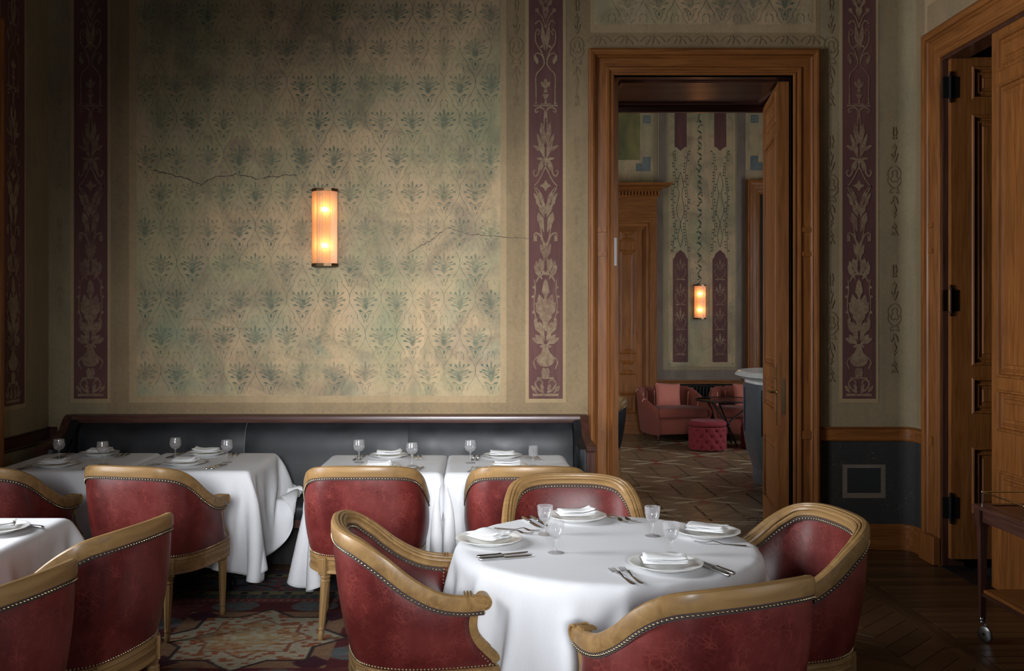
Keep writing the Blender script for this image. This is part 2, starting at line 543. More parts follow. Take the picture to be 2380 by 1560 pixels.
for i, (a, b) in enumerate(WINR): window('window_%d' % (i + 3), a, b, 'x', -2.58)

window('window_5', .65, 1.95, 'y', XR + .10)

# lounge beyond the doorway
m = MB(); m.box(-2.1, -2.0, YF, 8.6, 0, 4.8); m.box(-2.1, -2.0, 10.6, 14.0, 0, 4.8); m.box(-2.1, -2.0, 8.6, 10.6, 0, .8); m.box(-2.1, -2.0, 8.6, 10.6, 3.3, 4.8)
tag(m.build('wall_lounge_left', P['olive']), kind='structure')
m = MB(); m.box(5.5, 5.6, YF, 9.4, 0, 4.8); m.box(5.5, 5.6, 11.8, 14.0, 0, 4.8); m.box(5.5, 5.6, 9.4, 11.8, 0, .8); m.box(5.5, 5.6, 9.4, 11.8, 3.3, 4.8)
tag(m.build('wall_lounge_right', P['olive']), kind='structure')
YL = 14.0
wall_far = tag(MB().box(-2.1, 5.6, YL, YL + .12, 0, 4.8).build('wall_far', P['olive']), kind='structure')
tag(MB().box(-2.1, 5.7, YF, YL + .12, 4.8, 4.9).build('ceiling', P['olive']), kind='structure')
# unlit room behind the double door, its darkness put into near-black walls
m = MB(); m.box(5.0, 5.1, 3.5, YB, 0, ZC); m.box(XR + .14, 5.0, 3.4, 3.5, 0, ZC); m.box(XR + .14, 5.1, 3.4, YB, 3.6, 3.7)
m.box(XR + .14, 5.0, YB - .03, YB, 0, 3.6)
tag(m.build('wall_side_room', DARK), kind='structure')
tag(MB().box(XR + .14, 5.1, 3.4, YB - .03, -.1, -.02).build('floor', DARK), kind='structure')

# ------------------------------------------------------------------ painted decoration
def paint(parent, name, mat, rects, plane, lift):
    """thin coats of paint; rects are (u0, u1, z0, z1) on a wall plane"""
    m = MB()
    for u0, u1, z0, z1 in rects:
        m.poly([plane(u0, z0, lift), plane(u1, z0, lift), plane(u1, z1, lift), plane(u0, z1, lift)])
    return m.build(name, mat, parent)
back = lambda u, z, l=0: (u, YB - l, z)
right = lambda u, z, l=0: (XR - l, u, z)
left = lambda u, z, l=0: (XL + l, u, z)
far = lambda u, z, l=0: (u, YL - l, z)

ZT = 4.35
def PR(a, b, c, d, top=None): return (bx(a), bx(b), bz(d), ZT if c is None else bz(c))
paint(wall_back, 'painted_field', P['tan'], [PR(250, 318, None, 965), PR(1163, 1367, None, 965), PR(1367, 1905, None, 116), PR(318, 1163, 920, 965)], back, .001)
paint(wall_back, 'painted_border', P['line'], [PR(300, 318, None, 936), PR(1163, 1177, None, 936), PR(318, 1163, 920, 936), PR(1221, 1229, None, 936), PR(1308, 1315, None, 936), PR(1229, 1308, 927, 936),
      PR(1950, 1958, None, 936), PR(2035, 2042, None, 936), PR(1958, 2035, 927, 936), PR(164, 172, None, 936), PR(250, 257, None, 936), PR(172, 250, 927, 936), PR(1372, 1380, None, 76), PR(1888, 1897, None, 76), PR(1380, 1888, 57, 76)], back, .002)
paint(wall_back, 'painted_panel', P['green'], [PR(318, 1163, None, 920), PR(1380, 1888, None, 57)], back, .003)
paint(wall_back, 'painted_band', P['burgundy'], [PR(172, 250, None, 927), PR(1229, 1308, None, 927), PR(1958, 2035, None, 927)], back, .003)
paint(wall_back, 'painted_dado', P['dado'], [(bx(1905), XR - .09, .183, .777)], back, .001)
paint(wall_back, 'painted_dado_square', P['greystone'], [(bx(1958), bx(1969), bz(1158), bz(1080)), (bx(2047), bx(2058), bz(1158), bz(1080)), (bx(1969), bx(2047), bz(1088), bz(1080)), (bx(1969), bx(2047), bz(1158), bz(1146))], back, .002)
paint(wall_back, 'painted_dado_square', P['blue'] if False else plain('near_black_paint', (.014, .016, .017), .8), [(bx(1969), bx(2047), bz(1146), bz(1088))], back, .002)
paint(wall_right, 'painted_field', P['tan'], [(RY1, YB - .09, .9, ZT), (2.0, RY1, 3.4, ZT)], right, .001)
paint(wall_right, 'painted_border', P['line'], [(6.66, 6.70, 3.6, ZT), (2.0, 6.66, 3.80, 3.84)], right, .002)
paint(wall_right, 'painted_panel', P['green'], [(2.0, 6.66, 3.84, ZT)], right, .002)
paint(wall_right, 'painted_dado', P['dado'], [(RY1 + .2, YB - .09, .183, .777)], right, .001)
paint(wall_left, 'painted_border', P['line'], [(6.55, 6.57, 1.05, ZT), (6.20, 6.22, 1.05, ZT), (6.22, 6.55, 1.05, 1.078)], left, .001)
paint(wall_left, 'painted_band', P['burgundy'], [(6.22, 6.55, 1.078, ZT)], left, .002)

class Flat:
    """flat brushwork: leaves, stems and dots laid on a wall plane"""
    def __init__(s, plane, lift, u0=0, z0=0, k=1.0):
        s.m = MB(); s.pl = plane; s.l = lift; s.u0 = u0; s.z0 = z0; s.k = k; s.off = (0, 0); s.c = 0
    def P(s, x, y): return s.pl(s.u0 + (x + s.off[0]) * s.k, s.z0 + (y + s.off[1]) * s.k, s.l + (s.c % 48) * 1.5e-5)
    def poly(s, pts): s.c += 1; s.m.poly([s.P(*p) for p in pts])
    def leaf(s, x0, y0, x1, y1, w, tip=.6):
        dx, dy = x1 - x0, y1 - y0
        L = math.hypot(dx, dy); nx, ny = -dy / L * w, dx / L * w
        pts = []
        for t, q in ((0, .10), (.3, .55), (tip, 1), (.85, .55)): pts.append((x0 + dx * t + nx * q, y0 + dy * t + ny * q))
        pts.append((x1, y1))
        for t, q in ((.85, .55), (tip, 1), (.3, .55), (0, .10)): pts.append((x0 + dx * t - nx * q, y0 + dy * t - ny * q))
        s.poly(pts)
    def rib(s, pts, w, per=4, w1=None):
        s.c += 1
        C = crom([(x, y) for x, y in pts], per)
        n = len(C)
        T = np.gradient(C, axis=0); T /= np.linalg.norm(T, axis=1)[:, None] + 1e-9
        Nn = np.stack([-T[:, 1], T[:, 0]], 1)
        ww = np.linspace(w, w if w1 is None else w1, n)[:, None] / 2
        A, B = C + Nn * ww, C - Nn * ww
        P3 = [[s.P(*A[i]), s.P(*B[i])] for i in range(n)]
        s.m.grid(P3)
    def ell(s, x, y, rx, ry, n=10): s.poly([(x + rx * math.cos(2 * math.pi * i / n), y + ry * math.sin(2 * math.pi * i / n)) for i in range(n)])
    def rect(s, x0, x1, y0, y1): s.poly([(x0, y0), (x1, y0), (x1, y1), (x0, y1)])

# palmette stencil, one cell = 380 x 435 units (73 px wide on the wall)
def palmette(F, clip=None):
    def sym(fn):
        for sg in (1, -1): fn(sg)
    F.leaf(0, -5, 0, 92, 13, .5); F.leaf(0, 150, 0, 262, 13, .7); F.rib([(0, 100), (0, 160)], 6, 1)
    def half(g):
        F.leaf(g * 22, -22, g * 86, -2, 15, .55)
        F.rib([(g * 10, 8), (g * 34, 42), (g * 66, 58)], 7, 3); F.leaf(g * 52, 52, g * 116, 70, 15, .55)
        F.rib([(g * 10, 22), (g * 36, 74), (g * 78, 96)], 8, 3, 13)
        F.rib([(g * 8, 36), (g * 40, 100), (g * 104, 118)], 8, 3, 9); F.leaf(g * 100, 122, g * 146, 126, 16, .4)
        F.rib([(g * 8, 60), (g * 34, 118), (g * 64, 142)], 8, 3, 12); F.leaf(g * 56, 130, g * 112, 156, 12, .6)
        F.rib([(g * 6, 80), (g * 40, 150), (g * 98, 200)], 7, 3, 6); F.leaf(g * 90, 196, g * 122, 216, 15, .5); F.leaf(g * 106, 186, g * 104, 226, 7, .5)
        F.rib([(g * 6, 90), (g * 26, 150), (g * 38, 186)], 8, 3, 9); F.leaf(g * 36, 170, g * 58, 222, 15, .6)
        F.rib([(g * 4, 100), (g * 10, 150), (g * 18, 196)], 6, 3, 7)
        F.rib([(g * 4, -30), (g * 30, -34), (g * 42, -56), (g * 34, -90), (g * 16, -118), (g * 14, -140), (g * 28, -138)], 7, 3)
        F.leaf(g * 44, -44, g * 74, -34, 6, .5)
        F.rib([(g * 46, 268), (g * 40, 300), (g * 46, 336), (g * 30, 356), (g * 18, 352)], 6, 3); F.ell(g * 20, 366, 8, 9, 6)
        F.rib([(g * 94, -108), (g * 96, -60), (g * 150, 20), (g * 186, 100), (g * 188, 160), (g * 170, 230), (g * 100, 318)], 6, 4)
        F.rib([(g * 94, 330), (g * 96, 372)], 6, 1)
    sym(half)
    F.leaf(0, -40, 0, -100, 19, .3)

F = Flat(back, .004, k=1 / (5.2 * K))
cell_u, cell_v = 380 / 5.2, 435 / 5.2
r0 = 303.0   # a row of motif bases in px
rows = range(-4, 9)
for r_ in range(-6, 9):
    py = r0 + r_ * cell_v
    if py > 930: continue
    for c_ in range(-12, 8):
        px = 1032 + (c_ + (.5 if r_ % 2 else 0)) * cell_u
        if not (318 + 12 < px < 1163 - 12): continue
        F.u0 = bx(px); F.z0 = bz(py)
        n0 = F.m.n
        palmette(F)
# keep the stencil inside its panel
V = np.concatenate(F.m.v); V[:, 0] = np.clip(V[:, 0], bx(320), bx(1161)); V[:, 2] = np.clip(V[:, 2], bz(918), ZT - .01); F.m.v = [V]
F.m.build('stencil_pattern', P['stencil'], wall_back)
F = Flat(back, .004, k=1 / (5.2 * K))
for r_ in range(-3, 2):
    for c_ in range(0, 8):
        px = 1385 + (c_ + (.5 if r_ % 2 else 0)) * cell_u
        if not (1392 < px < 1876): continue
        F.u0 = bx(px); F.z0 = bz(20 + r_ * cell_v); palmette(F)
V = np.concatenate(F.m.v); V[:, 0] = np.clip(V[:, 0], bx(1382), bx(1886)); V[:, 2] = np.clip(V[:, 2], bz(55), ZT - .01); F.m.v = [V]
F.m.build('stencil_pattern', P['stencil'], wall_back)

# candelabra arabesque; y measured downwards in px from the top of the photograph
def arabesque(F):
    def L(x0, y0, x1, y1, w, t=.5):
        for g in (1, -1): F.leaf(g * x0, -y0, g * x1, -y1, w, t)
    def Rb(pts, w, w1=None):
        for g in (1, -1): F.rib([(g * x, -y) for x, y in pts], w, 4, w1)
    def E(x, y, rx, ry):
        for g in ((1, -1) if x else (1,)): F.ell(g * x, -y, rx, ry)
    def C(y0, y1, w, t=.5): F.leaf(0, -y0, 0, -y1, w, t)
    F.rect(-30, 30, -921, -915); Rb([(4, 912), (16, 906), (24, 892), (16, 882), (7, 890), (13, 898)], 5, 3); L(20, 914, 33, 896, 5); E(8, 902, 4, 8)
    F.rect(-20, 20, -881, -877); Rb([(3, 877), (7, 866), (3, 856)], 6); F.poly([(-9, -876), (9, -876), (4, -858), (-4, -858)])
    F.ell(0, -836, 21, 17, 14); F.poly([(-14, -828), (14, -828), (7, -812), (-7, -812)]); F.rect(-13, 13, -808, -803)
    F.poly([(-7, -812), (7, -812), (9, -800), (-9, -800)]); Rb([(20, 830), (28, 842), (22, 858)], 3)
    L(3, 800, 32, 786, 7); L(4, 796, 24, 778, 6); L(2, 792, 12, 772, 5)
    L(2, 785, 26, 745, 9, .6); L(3, 778, 14, 748, 6); L(20, 756, 26, 742, 4)
    C(770, 690, 15, .4); L(4, 740, 22, 708, 8, .6); L(5, 726, 17, 690, 7, .6); L(3, 712, 16, 684, 5); C(700, 648, 9, .4)
    Rb([(6, 782), (20, 748), (27, 712), (24, 672), (26, 650)], 2.4); 
    for x, y in ((22, 742), (28, 726), (21, 706), (29, 690), (27, 668)): E(x, y, 3.6, 3.4)
    Rb([(0, 634), (14, 642), (22, 656)], 5, 3); L(8, 650, 26, 616, 7, .5); L(6, 636, 13, 600, 8, .6); L(12, 640, 23, 625, 4); L(18, 630, 22, 606, 4)
    Rb([(2, 640), (6, 620), (3, 600), (0, 586)], 4)
    L(1, 606, 12, 566, 5, .5); L(0, 590, 4, 560, 4)
    Rb([(1, 596), (4, 570), (12, 548), (24, 542), (26, 556), (20, 560)], 5.5, 3); L(20, 546, 27, 562, 4)
    Rb([(8, 552), (12, 530), (16, 505)], 3); L(4, 540, 17, 493, 8, .65); L(9, 520, 19, 500, 5); L(2, 500, 4, 480, 4)
    L(3, 505, 14, 474, 6, .6); E(0, 486, 5, 7); L(1, 492, 8, 462, 4); L(14, 482, 22, 462, 4); L(12, 474, 28, 448, 4); L(8, 470, 16, 446, 4)
    Rb([(0, 496), (4, 482), (18, 452), (27, 434), (27, 433), (16, 420), (6, 400), (0, 388)], 3); Rb([(4, 476), (8, 455), (22, 436)], 2.2)
    for a in range(8): F.leaf(0, -432, 13 * math.cos(a * math.pi / 4) * (1 if a % 2 == 0 else .62), -432 + 13 * math.sin(a * math.pi / 4) * (1 if a % 2 == 0 else .62), 3.4, .6)
    Rb([(5, 372), (14, 384), (16, 402), (24, 410), (29, 400), (24, 396)], 5, 3); L(6, 372, 11, 398, 4)
    F.rect(-2.5, 2.5, -386, -370); E(0, 374, 6, 7); L(0, 371, 22, 368, 3.5)
    L(2, 370, 15, 322, 7, .5); L(6, 352, 30, 338, 5, .4); L(8, 345, 20, 310, 4.5, .5); L(4, 340, 10, 284, 6, .6); L(1, 335, 5, 300, 4); Rb([(2, 330), (4, 300), (2, 262)], 3)
    Rb([(2, 275), (3, 256), (14, 250), (24, 256), (22, 262), (17, 258)], 4, 3); F.rect(-28, 28, -248, -244)
    Rb([(22, 243), (22, 210), (22, 176), (10, 160), (3, 148), (8, 130), (20, 124), (25, 134), (20, 148), (17, 140)], 2.8); F.rect(-25, -19, -243, -238); F.rect(19, 25, -243, -238)
    F.rect(-13, 13, -243, -241); F.poly([(-3, -241), (3, -241), (2, -232), (8, -219), (-8, -219), (-2, -232)]); F.rect(-4, 4, -216, -208); C(210, 182, 6, .5); L(2, 206, 10, 190, 4, .5)
    L(18, 150, 26, 128, 5, .5)
    Rb([(3, 140), (10, 120), (22, 100), (23, 78), (18, 68), (14, 76), (19, 82)], 3.4, 2.4); L(2, 118, 8, 58, 6, .5); E(0, 98, 8, 6); L(3, 104, 14, 112, 3); Rb([(6, 62), (14, 48), (24, 56)], 4, 3)
    E(0, 60, 3, 6); Rb([(2, 58), (8, 40), (18, 28)], 3); E(20, 24, 5, 5); L(1, 45, 6, 10, 4); E(0, 24, 3.5, 8); L(2, 20, 16, -4, 5); L(1, 10, 6, -24, 5)
    for o in (-40, -130, -220):
        Rb([(2, o + 30), (12, o + 10), (24, o - 8), (20, o - 24), (12, o - 16)], 4, 2.5); L(2, o, 8, o - 46, 6); C(o - 10, o - 60, 6); L(4, o - 20, 22, o - 44, 5)
def band(parent, plane, u, k=1 / K):
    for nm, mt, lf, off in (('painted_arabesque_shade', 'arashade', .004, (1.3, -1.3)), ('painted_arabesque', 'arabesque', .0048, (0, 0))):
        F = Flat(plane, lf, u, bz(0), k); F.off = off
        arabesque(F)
        V = np.concatenate(F.m.v); V[:, 2] = np.clip(V[:, 2], .9, ZT - .01); F.m.v = [V]
        F.m.build(nm, P[mt], parent)
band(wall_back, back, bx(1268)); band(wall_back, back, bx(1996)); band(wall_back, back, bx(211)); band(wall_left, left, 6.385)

for z0_, z1_, mt_ in ((.183, .777, 'dado'),):
    rows_ = [[(XR - .09 + .0885 * math.sin(R(11.25 * k)), YB - .09 + .0885 * math.cos(R(11.25 * k)), z) for z in (z0_, z1_)] for k in range(9)]
    MB().grid(rows_).build('painted_dado', P[mt_], wall_right, smooth=40)
def ghost(F, y):
    """faded medallion with drops on the plain strips"""
    def L(x0, y0, x1, y1, w, t=.5):
        for g in (1, -1): F.leaf(g * x0, -(y + y0), g * x1, -(y + y1), w, t)
    def Rb(pts, w):
        for g in (1, -1): F.rib([(g * a, -(y + b)) for a, b in pts], w, 4)
    Rb([(0, -24), (9, -20), (16, -8), (14, 2), (16, 12), (8, 24), (0, 28)], 1.6); Rb([(0, -14), (6, -10), (5, 0), (10, 6), (4, 14), (0, 10)], 1.6)
    Rb([(2, 36), (10, 40), (8, 30), (3, 30)], 1.6); L(1, 44, 5, 62, 2.6); L(5, 50, 8, 66, 2); L(1, 68, 4, 84, 2.2); L(0, 92, 6, 88, 1.5); F.leaf(0, -(y + 60), 0, -(y + 100), 2.4)
    L(1, 120, 4, 132, 2); L(1, 128, 9, 138, 2.2); L(1, 110, 6, 122, 1.6); F.leaf(0, -(y + 100), 0, -(y + 140), 1.6)
    L(1, -30, 5, -50, 2.4); L(4, -40, 8, -54, 2); L(1, -54, 4, -72, 2); F.leaf(0, -(y - 30), 0, -(y - 80), 1.8); L(1, -90, 6, -106, 2.4); L(1, -84, 5, -92, 2); L(3, -100, 3, -116, 2)
for px, ph in ((1199, 110), (1340, 110), (1930, 110), (2077, 410), (140, 300), (277, 200)):
    F = Flat(back, .0045, bx(px), bz(0), 1 / K)
    for o in (0, 320, 640): ghost(F, ph + o) if ph + o < 790 else None
    F.m.build('painted_grotesque', P['tanmotif'], wall_back)
F = Flat(back, .0045, bx(1640), bz(0), 1 / K)
for k in range(-4, 5):
    x = k * 62
    for g in (1, -1):
        F.rib([(x, -92), (x + g * 10, -84), (x + g * 22, -90), (x + g * 28, -98)], 1.6); F.leaf(x + g * 6, -90, x + g * 16, -104, 2.5)
    F.leaf(x, -104, x, -82, 4)
F.m.build('painted_grotesque', P['tanmotif'], wall_back)
F = Flat(back, .0045, bx(0), bz(0), 1 / K)
for x in range(345, 1360, 46):
    for g in (1, -1):
        F.rib([(x, -950), (x + g * 8, -944), (x + g * 16, -950), (x + g * 20, -957)], 1.6); F.leaf(x + g * 4, -950, x + g * 12, -958, 2.2)
F.m.build('painted_grotesque', P['tanmotif'], wall_back)

# cracks in the plaster
def crack(pts, w, mat, jit=1.5, seed=1):
    r = random.Random(seed)
    F = Flat(back, .0052, bx(0), bz(0), 1 / K)
    q = []
    for (a, b), (c, d) in zip(pts[:-1], pts[1:]):
        n = max(2, int(math.hypot(c - a, d - b) / 7))
        for k in range(n): q.append((a + (c - a) * k / n + r.uniform(-jit, jit), -(b + (d - b) * k / n + r.uniform(-jit, jit))))
    q.append((pts[-1][0], -pts[-1][1]))
    for i in range(len(q) - 1):
        ww = w * r.uniform(.35, 1.2)
        x0, y0 = q[i]; x1, y1 = q[i + 1]; Ln = math.hypot(x1 - x0, y1 - y0) + 1e-6; nx, ny = -(y1 - y0) / Ln * ww / 2, (x1 - x0) / Ln * ww / 2
        F.poly([(x0 + nx, y0 + ny), (x1 + nx, y1 + ny), (x1 - nx, y1 - ny), (x0 - nx, y0 - ny)])
    F.m.build('plaster_crack', mat, wall_back)
crack([(678, 218), (684, 250), (696, 300), (708, 335), (720, 362)], 2.6, P['crack'], 1.2, 2)
crack([(352, 395), (420, 412), (470, 428), (500, 412), (548, 405), (600, 416), (650, 409), (690, 408)], 2.4, P['crackdark'], 2, 3)
crack([(380, 398), (430, 410), (480, 424)], 1.4, P['crack'], 1.5, 4)
crack([(276, 292), (284, 310), (300, 335), (318, 362)], 3.4, P['crack'], 2, 5)
crack([(440, 742), (480, 742), (520, 758), (560, 764), (585, 760)], 2.6, P['crack'], 2.5, 6)
crack([(950, 590), (1000, 560), (1040, 530), (1090, 545), (1140, 548), (1240, 556)], 1.4, P['crackdark'], 2, 7)
crack([(842, 668), (838, 700), (850, 735)], 1.3, P['crack'], 2, 8)

# ------------------------------------------------------------------ joinery
def ringframe(m, x0, x1, z0, z1, prof, T, cap=True):
    """concentric rectangles: prof = (inset, height); T maps (x, z, h) to a point"""
    rows = []
    for ins, h in prof:
        a, b, c, d = x0 + ins, x1 - ins, z0 + ins, z1 - ins
        rows.append([T(a, c, h), T(b, c, h), T(b, d, h), T(a, d, h)])
    m.grid(rows, cv=True)
    if cap: m.poly(rows[-1])

PANEL = [(0, 0), (.006, .008), (.014, .010), (.020, .002), (.024, -.012), (.034, -.014), (.040, -.006), (.050, -.002), (.056, -.010), (.075, -.012), (.080, -.004)]
def leaf(parent, w, h, rows, loc, rz, name='leaf', side=1, stile=.075, mats=('oak_z', 'oak_z'), t=.045, handle=None, prof=PANEL, cols=1):
    """panelled door leaf in its own frame: x along the width, y = 0 is the moulded face looking towards -y"""
    m = MB()
    m.box(0, w, .012, t, .0, h)
    zs = [0] + [z for r_ in rows for z in r_] + [h]
    m.box(0, stile, 0, .012, 0, h); m.box(w - stile, w, 0, .012, 0, h)
    for k in range(0, len(zs), 2): m.box(stile, w - stile, 0, .012, zs[k], zs[k + 1])
    o = m.build(name, W[mats[0]], parent, loc=loc, rot=(0, 0, rz))
    for z0, z1 in rows:
        q = MB()
        ringframe(q, stile, w - stile, z0, z1, prof, lambda x, z, hh: (x, -hh, z))
        q.build('panel', W[mats[1]], o)
    return o

def casing(parent, u0, u1, z1, plane, prof, mats=('oak_z', 'oak_x'), z0=0.0, bars=(), sunk=None, flipy=False):
    """moulded surround: prof = (distance out from the opening, projection)"""
    def strip(name, mat, P0, P1):
        m = MB(); m.grid([P0, P1], flip=flipy); m.build(name, mat, parent)
    L0 = [plane(u0 - d, z0, h) for d, h in prof]; L1 = [plane(u0 - d, z1 + d, h) for d, h in prof]
    R1 = [plane(u1 + d, z1 + d, h) for d, h in prof]; R0 = [plane(u1 + d, z0, h) for d, h in prof]
    strip('casing', W[mats[0]], L0, L1); strip('casing', W[mats[1]], L1, R1); strip('casing', W[mats[0]], R1, R0)
    if sunk:
        a, b, h = sunk
        for za, zb in bars:
            for s0, s1 in ((u0 - b, u0 - a), (u1 + a, u1 + b)):
                m = MB()
                p = [plane(s0, za, 0), plane(s1, za, 0), plane(s1, zb, 0), plane(s0, zb, 0), plane(s0, za, h), plane(s1, za, h), plane(s1, zb, h), plane(s0, zb, h)]
                m.add(p, [(0, 3, 2, 1), (4, 5, 6, 7), (0, 1, 5, 4), (2, 3, 7, 6), (0, 4, 7, 3), (1, 2, 6, 5)])
                m.build('casing_bar', W[mats[0]], parent)
CAS = [(0, -.052), (0, .012), (.004, .018), (.014, .020), (.020, .014), (.030, .016), (.036, .026), (.050, .028), (.056, .018), (.060, .016), (.118, .016), (.122, .026),
       (.130, .034), (.136, .030), (.140, .044), (.156, .052), (.170, .052), (.178, .044), (.184, .040), (.186, .0)]
BARS = ((bz(540), bz(530)), (bz(596), bz(586)), (bz(1020), bz(1001)))
door1 = empty('door_1', (0, 0, 0), kind='structure')
casing(door1, DX0, DX1, DZ, back, CAS, bars=BARS, sunk=(.058, .120, .030))
for s0, s1 in ((DX0 - .19, DX0 + .0), (DX1, DX1 + .19)):
    MB().bbox(s0, s1, YB - .058, YB, 0, .19, .006).build('plinth_block', W['oak_z'], door1)
# linings of the deep doorway
m = MB(); m.box(PX0, PX0 + .02, YB + .05, YF, 0, DZ + .02)
m.build('jamb_lining', W['mahogany_z'], door1)
MB().box(PX1 - .02, PX1, YB + .05, YF, 0, DZ + .02).build('jamb_lining', W['mahogany_z'], door1)
m = MB(); m.box(PX0 + .02, PX1 - .02, YB + .05, YF, DZ, DZ + .02)
m.build('soffit', W['mahogany_x'], door1)
m = MB(); ringframe(m, PX0 + .16, PX1 - .16, YB + .16, YF - .14, [(0, 0), (.01, .012), (.025, .012), (.03, .002), (.05, -.006)], lambda x, y, h: (x, y, DZ - .001 - h)); m.build('soffit_panel', W['mahogany_x'], door1)
m = MB(); m.box(PX0 + .02, PX1 - .02, YF - .03, YF + .01, DZ - .05, DZ); m.build('door_stop', W['mahogany_x'], door1)
ROWS = [(.15, .80), (.99, 1.19), (1.27, 3.02), (3.11, 3.31)]
LR = [(.20, .74), (.94, 1.19), (1.27, 3.0), (3.08, 3.31)]
# right leaf folded back into the pocket, its free edge towards the dining room
lf = leaf(door1, .90, 3.35, LR, (2.307, 7.90, .015), -99.5, stile=.11, t=.075)
hd = MB(); hd.box(.845, .862, -.006, .0, .86, 1.30); hd.build('lock_plate', BRONZE, lf)
hd = MB(); hd.tube([(.853, -.006, 1.10), (.853, -.05, 1.10)], .009); hd.tube([(.853, -.05, 1.10), (.80, -.055, 1.103), (.75, -.05, 1.098)], [.008, .010, .007]); hd.lathe([(.0, .003), (.018, .003), (.02, 0)], 12, M=Matrix.Translation((.853, -.008, 1.10)) @ Matrix.Rotation(R(90), 4, 'X')); hd.build('handle', BRASS, lf, smooth=40)
hd = MB(); hd.box(.8995, .903, .022, .050, .94, 1.20); hd.build('mortise_plate', BRONZE, lf)
lf = leaf(door1, .90, 3.35, LR, (.999, 7.0, .015), 93.1, stile=.11, t=.06)
hd = MB(); hd.box(-.003, .0005, .012, .040, 2.02, 2.22); hd.build('latch_plate', STEEL, lf)

# double door in the right-hand wall
door2 = empty('door_2', (0, 0, 0), kind='structure')
CAS2 = [(d * 1.12, h) for d, h in CAS]
casing(door2, RY0, RY1, 3.39, right, CAS2, mats=('oak_z', 'oak_y'), bars=BARS, sunk=(.066, .134, .030), flipy=False)
for s0, s1 in ((RY0 - .215, RY0), (RY1, RY1 + .215)): MB().bbox(XR - .058, XR, s0, s1, 0, .19, .006).build('plinth_block', W['oak_z'], door2)
m = MB(); m.box(XR + .0, XR + .14, RY1 - .02, RY1, 0, 3.39); m.box(XR, XR + .14, RY0, RY0 + .02, 0, 3.39); m.box(XR, XR + .14, RY0 + .02, RY1 - .02, 3.37, 3.39); m.build('jamb_lining', W['mahogany_z'], door2)
MB().box(XR - .01, XR + .14, RY0 + .02, RY1 - .02, -.02, .008).build('threshold', IRON, door2)
leaf(door2, .56, 3.34, [(.38, .72), (.95, 1.20), (1.27, 3.02), (3.09, 3.30)], (XR + .012, 5.85, .03), -90, stile=.06, t=.05)
RD = [(.35, .78), (.95, 1.22), (1.28, 2.97), (3.05, 3.27)]
lf2 = leaf(door2, .60, 3.32, [(.30, .74), (.96, 1.20), (1.28, 2.94), (3.04, 3.26)], (XR + .035, 6.40, .06), 0, stile=.135, t=.05)
for zc in (3.12, 1.71, .34):
    h = MB(); h.box(-.055, -.004, -.004, .012, zc - .07, zc + .07); h.tube([(-.01, -.010, zc - .085), (-.01, -.010, zc + .085)], .010); h.ball((-.01, -.010, zc + .095), .009); h.ball((-.01, -.010, zc - .095), .009)
    h.box(-.006, .045, -.006, -.001, zc - .07, zc + .07)
    h.build('hinge', BRONZE if zc == 1.71 else IRON, lf2, smooth=40)

# doorway at the left edge of the frame
door3 = empty('door_3', (0, 0, 0), kind='structure')
casing(door3, 4.95, 6.00, 3.39, left, CAS, mats=('oak_z', 'oak_y'), bars=BARS, sunk=(.058, .120, .030), flipy=True)
leaf(door3, .55, 3.37, ROWS, (XL + .035, 4.95, .01), 90, stile=.09, t=.031)
leaf(door3, .55, 3.37, ROWS, (XL + .035, 5.50, .01), 90, stile=.09, t=.031)

# chair rails and skirtings
RAIL = [(0, .0), (.012, .0), (.018, .010), (.014, .016), (.014, .085), (.022, .092), (.026, .101), (0, .101)]
def railing(name, a, b, z, prof, mats, plane, nm='rail'):
    m = MB(); m.grid([[plane(a, z + q, h) for h, q in prof], [plane(b, z + q, h) for h, q in prof]])
    return tag(m.build(name, mats), kind='structure')
SK = [(0, 0), (.022, 0), (.022, .150), (.016, .158), (.014, .176), (.006, .183), (0, .183)]
railing('trim_1', bx(1905), XR - .09, .777, RAIL, W['oak_x'], back)
railing('baseboard_back', bx(1905), XR - .09, 0, SK, W['oak_x'], back)
def corner(prof, z, name, mat):
    m = MB(); rows = []
    for k in range(9):
        a = R(11.25 * k); rows.append([(XR - .09 + (.09 - h) * math.sin(a), YB - .09 + (.09 - h) * math.cos(a), z + q) for h, q in prof])
    m.grid(rows); tag(m.build(name, mat, smooth=30), kind='structure')
corner(RAIL, .777, 'trim_2', W['oak_x']); corner(SK, 0, 'baseboard_back', W['oak_x'])
railing('trim_3', YB - .09, RY1 + .21, .777, RAIL, W['oak_y'], right)
railing('baseboard_right', YB - .09, RY1 + .21, 0, SK, W['oak_y'], right)
railing('trim_4', XL, bx(135), .777, RAIL, W['mahogany_x'], back)
railing('baseboard_back', XL, 0.76, 0, SK, W['mahogany_x'], back)
railing('trim_5', 6.24, YB, .777, RAIL, W['mahogany_y'], left)
railing('baseboard_left', 6.24, YB, 0, SK, W['mahogany_y'], left)
# ------------------------------------------------------------------ floors
floor = tag(MB().box(XL - .15, XR + .0, -2.5, YF, -.1, -.004).build('floor', W['plank']), kind='structure')
PM = [W['plank']] + [wood('floor_oak_tone', *[[c * k for c in t] for t in ((.05, .024, .010), (.085, .042, .018), (.12, .062, .028))], 'x', .36) for k in (.8, 1.15)]
def plank_mesh(L, w, mat):
    m = MB(); b = .0018
    x0, x1, y0, y1 = -L / 2 + .001, L / 2 - .001, -w / 2 + .001, w / 2 - .001
    m.add([(x0, y0, -.004), (x1, y0, -.004), (x1, y1, -.004), (x0, y1, -.004), (x0 + b, y0 + b, 0), (x1 - b, y0 + b, 0), (x1 - b, y1 - b, 0), (x0 + b, y1 - b, 0)],
          [(4, 5, 6, 7), (0, 1, 5, 4), (1, 2, 6, 5), (2, 3, 7, 6), (3, 0, 4, 7)])
    return m.mesh('plank', mat)
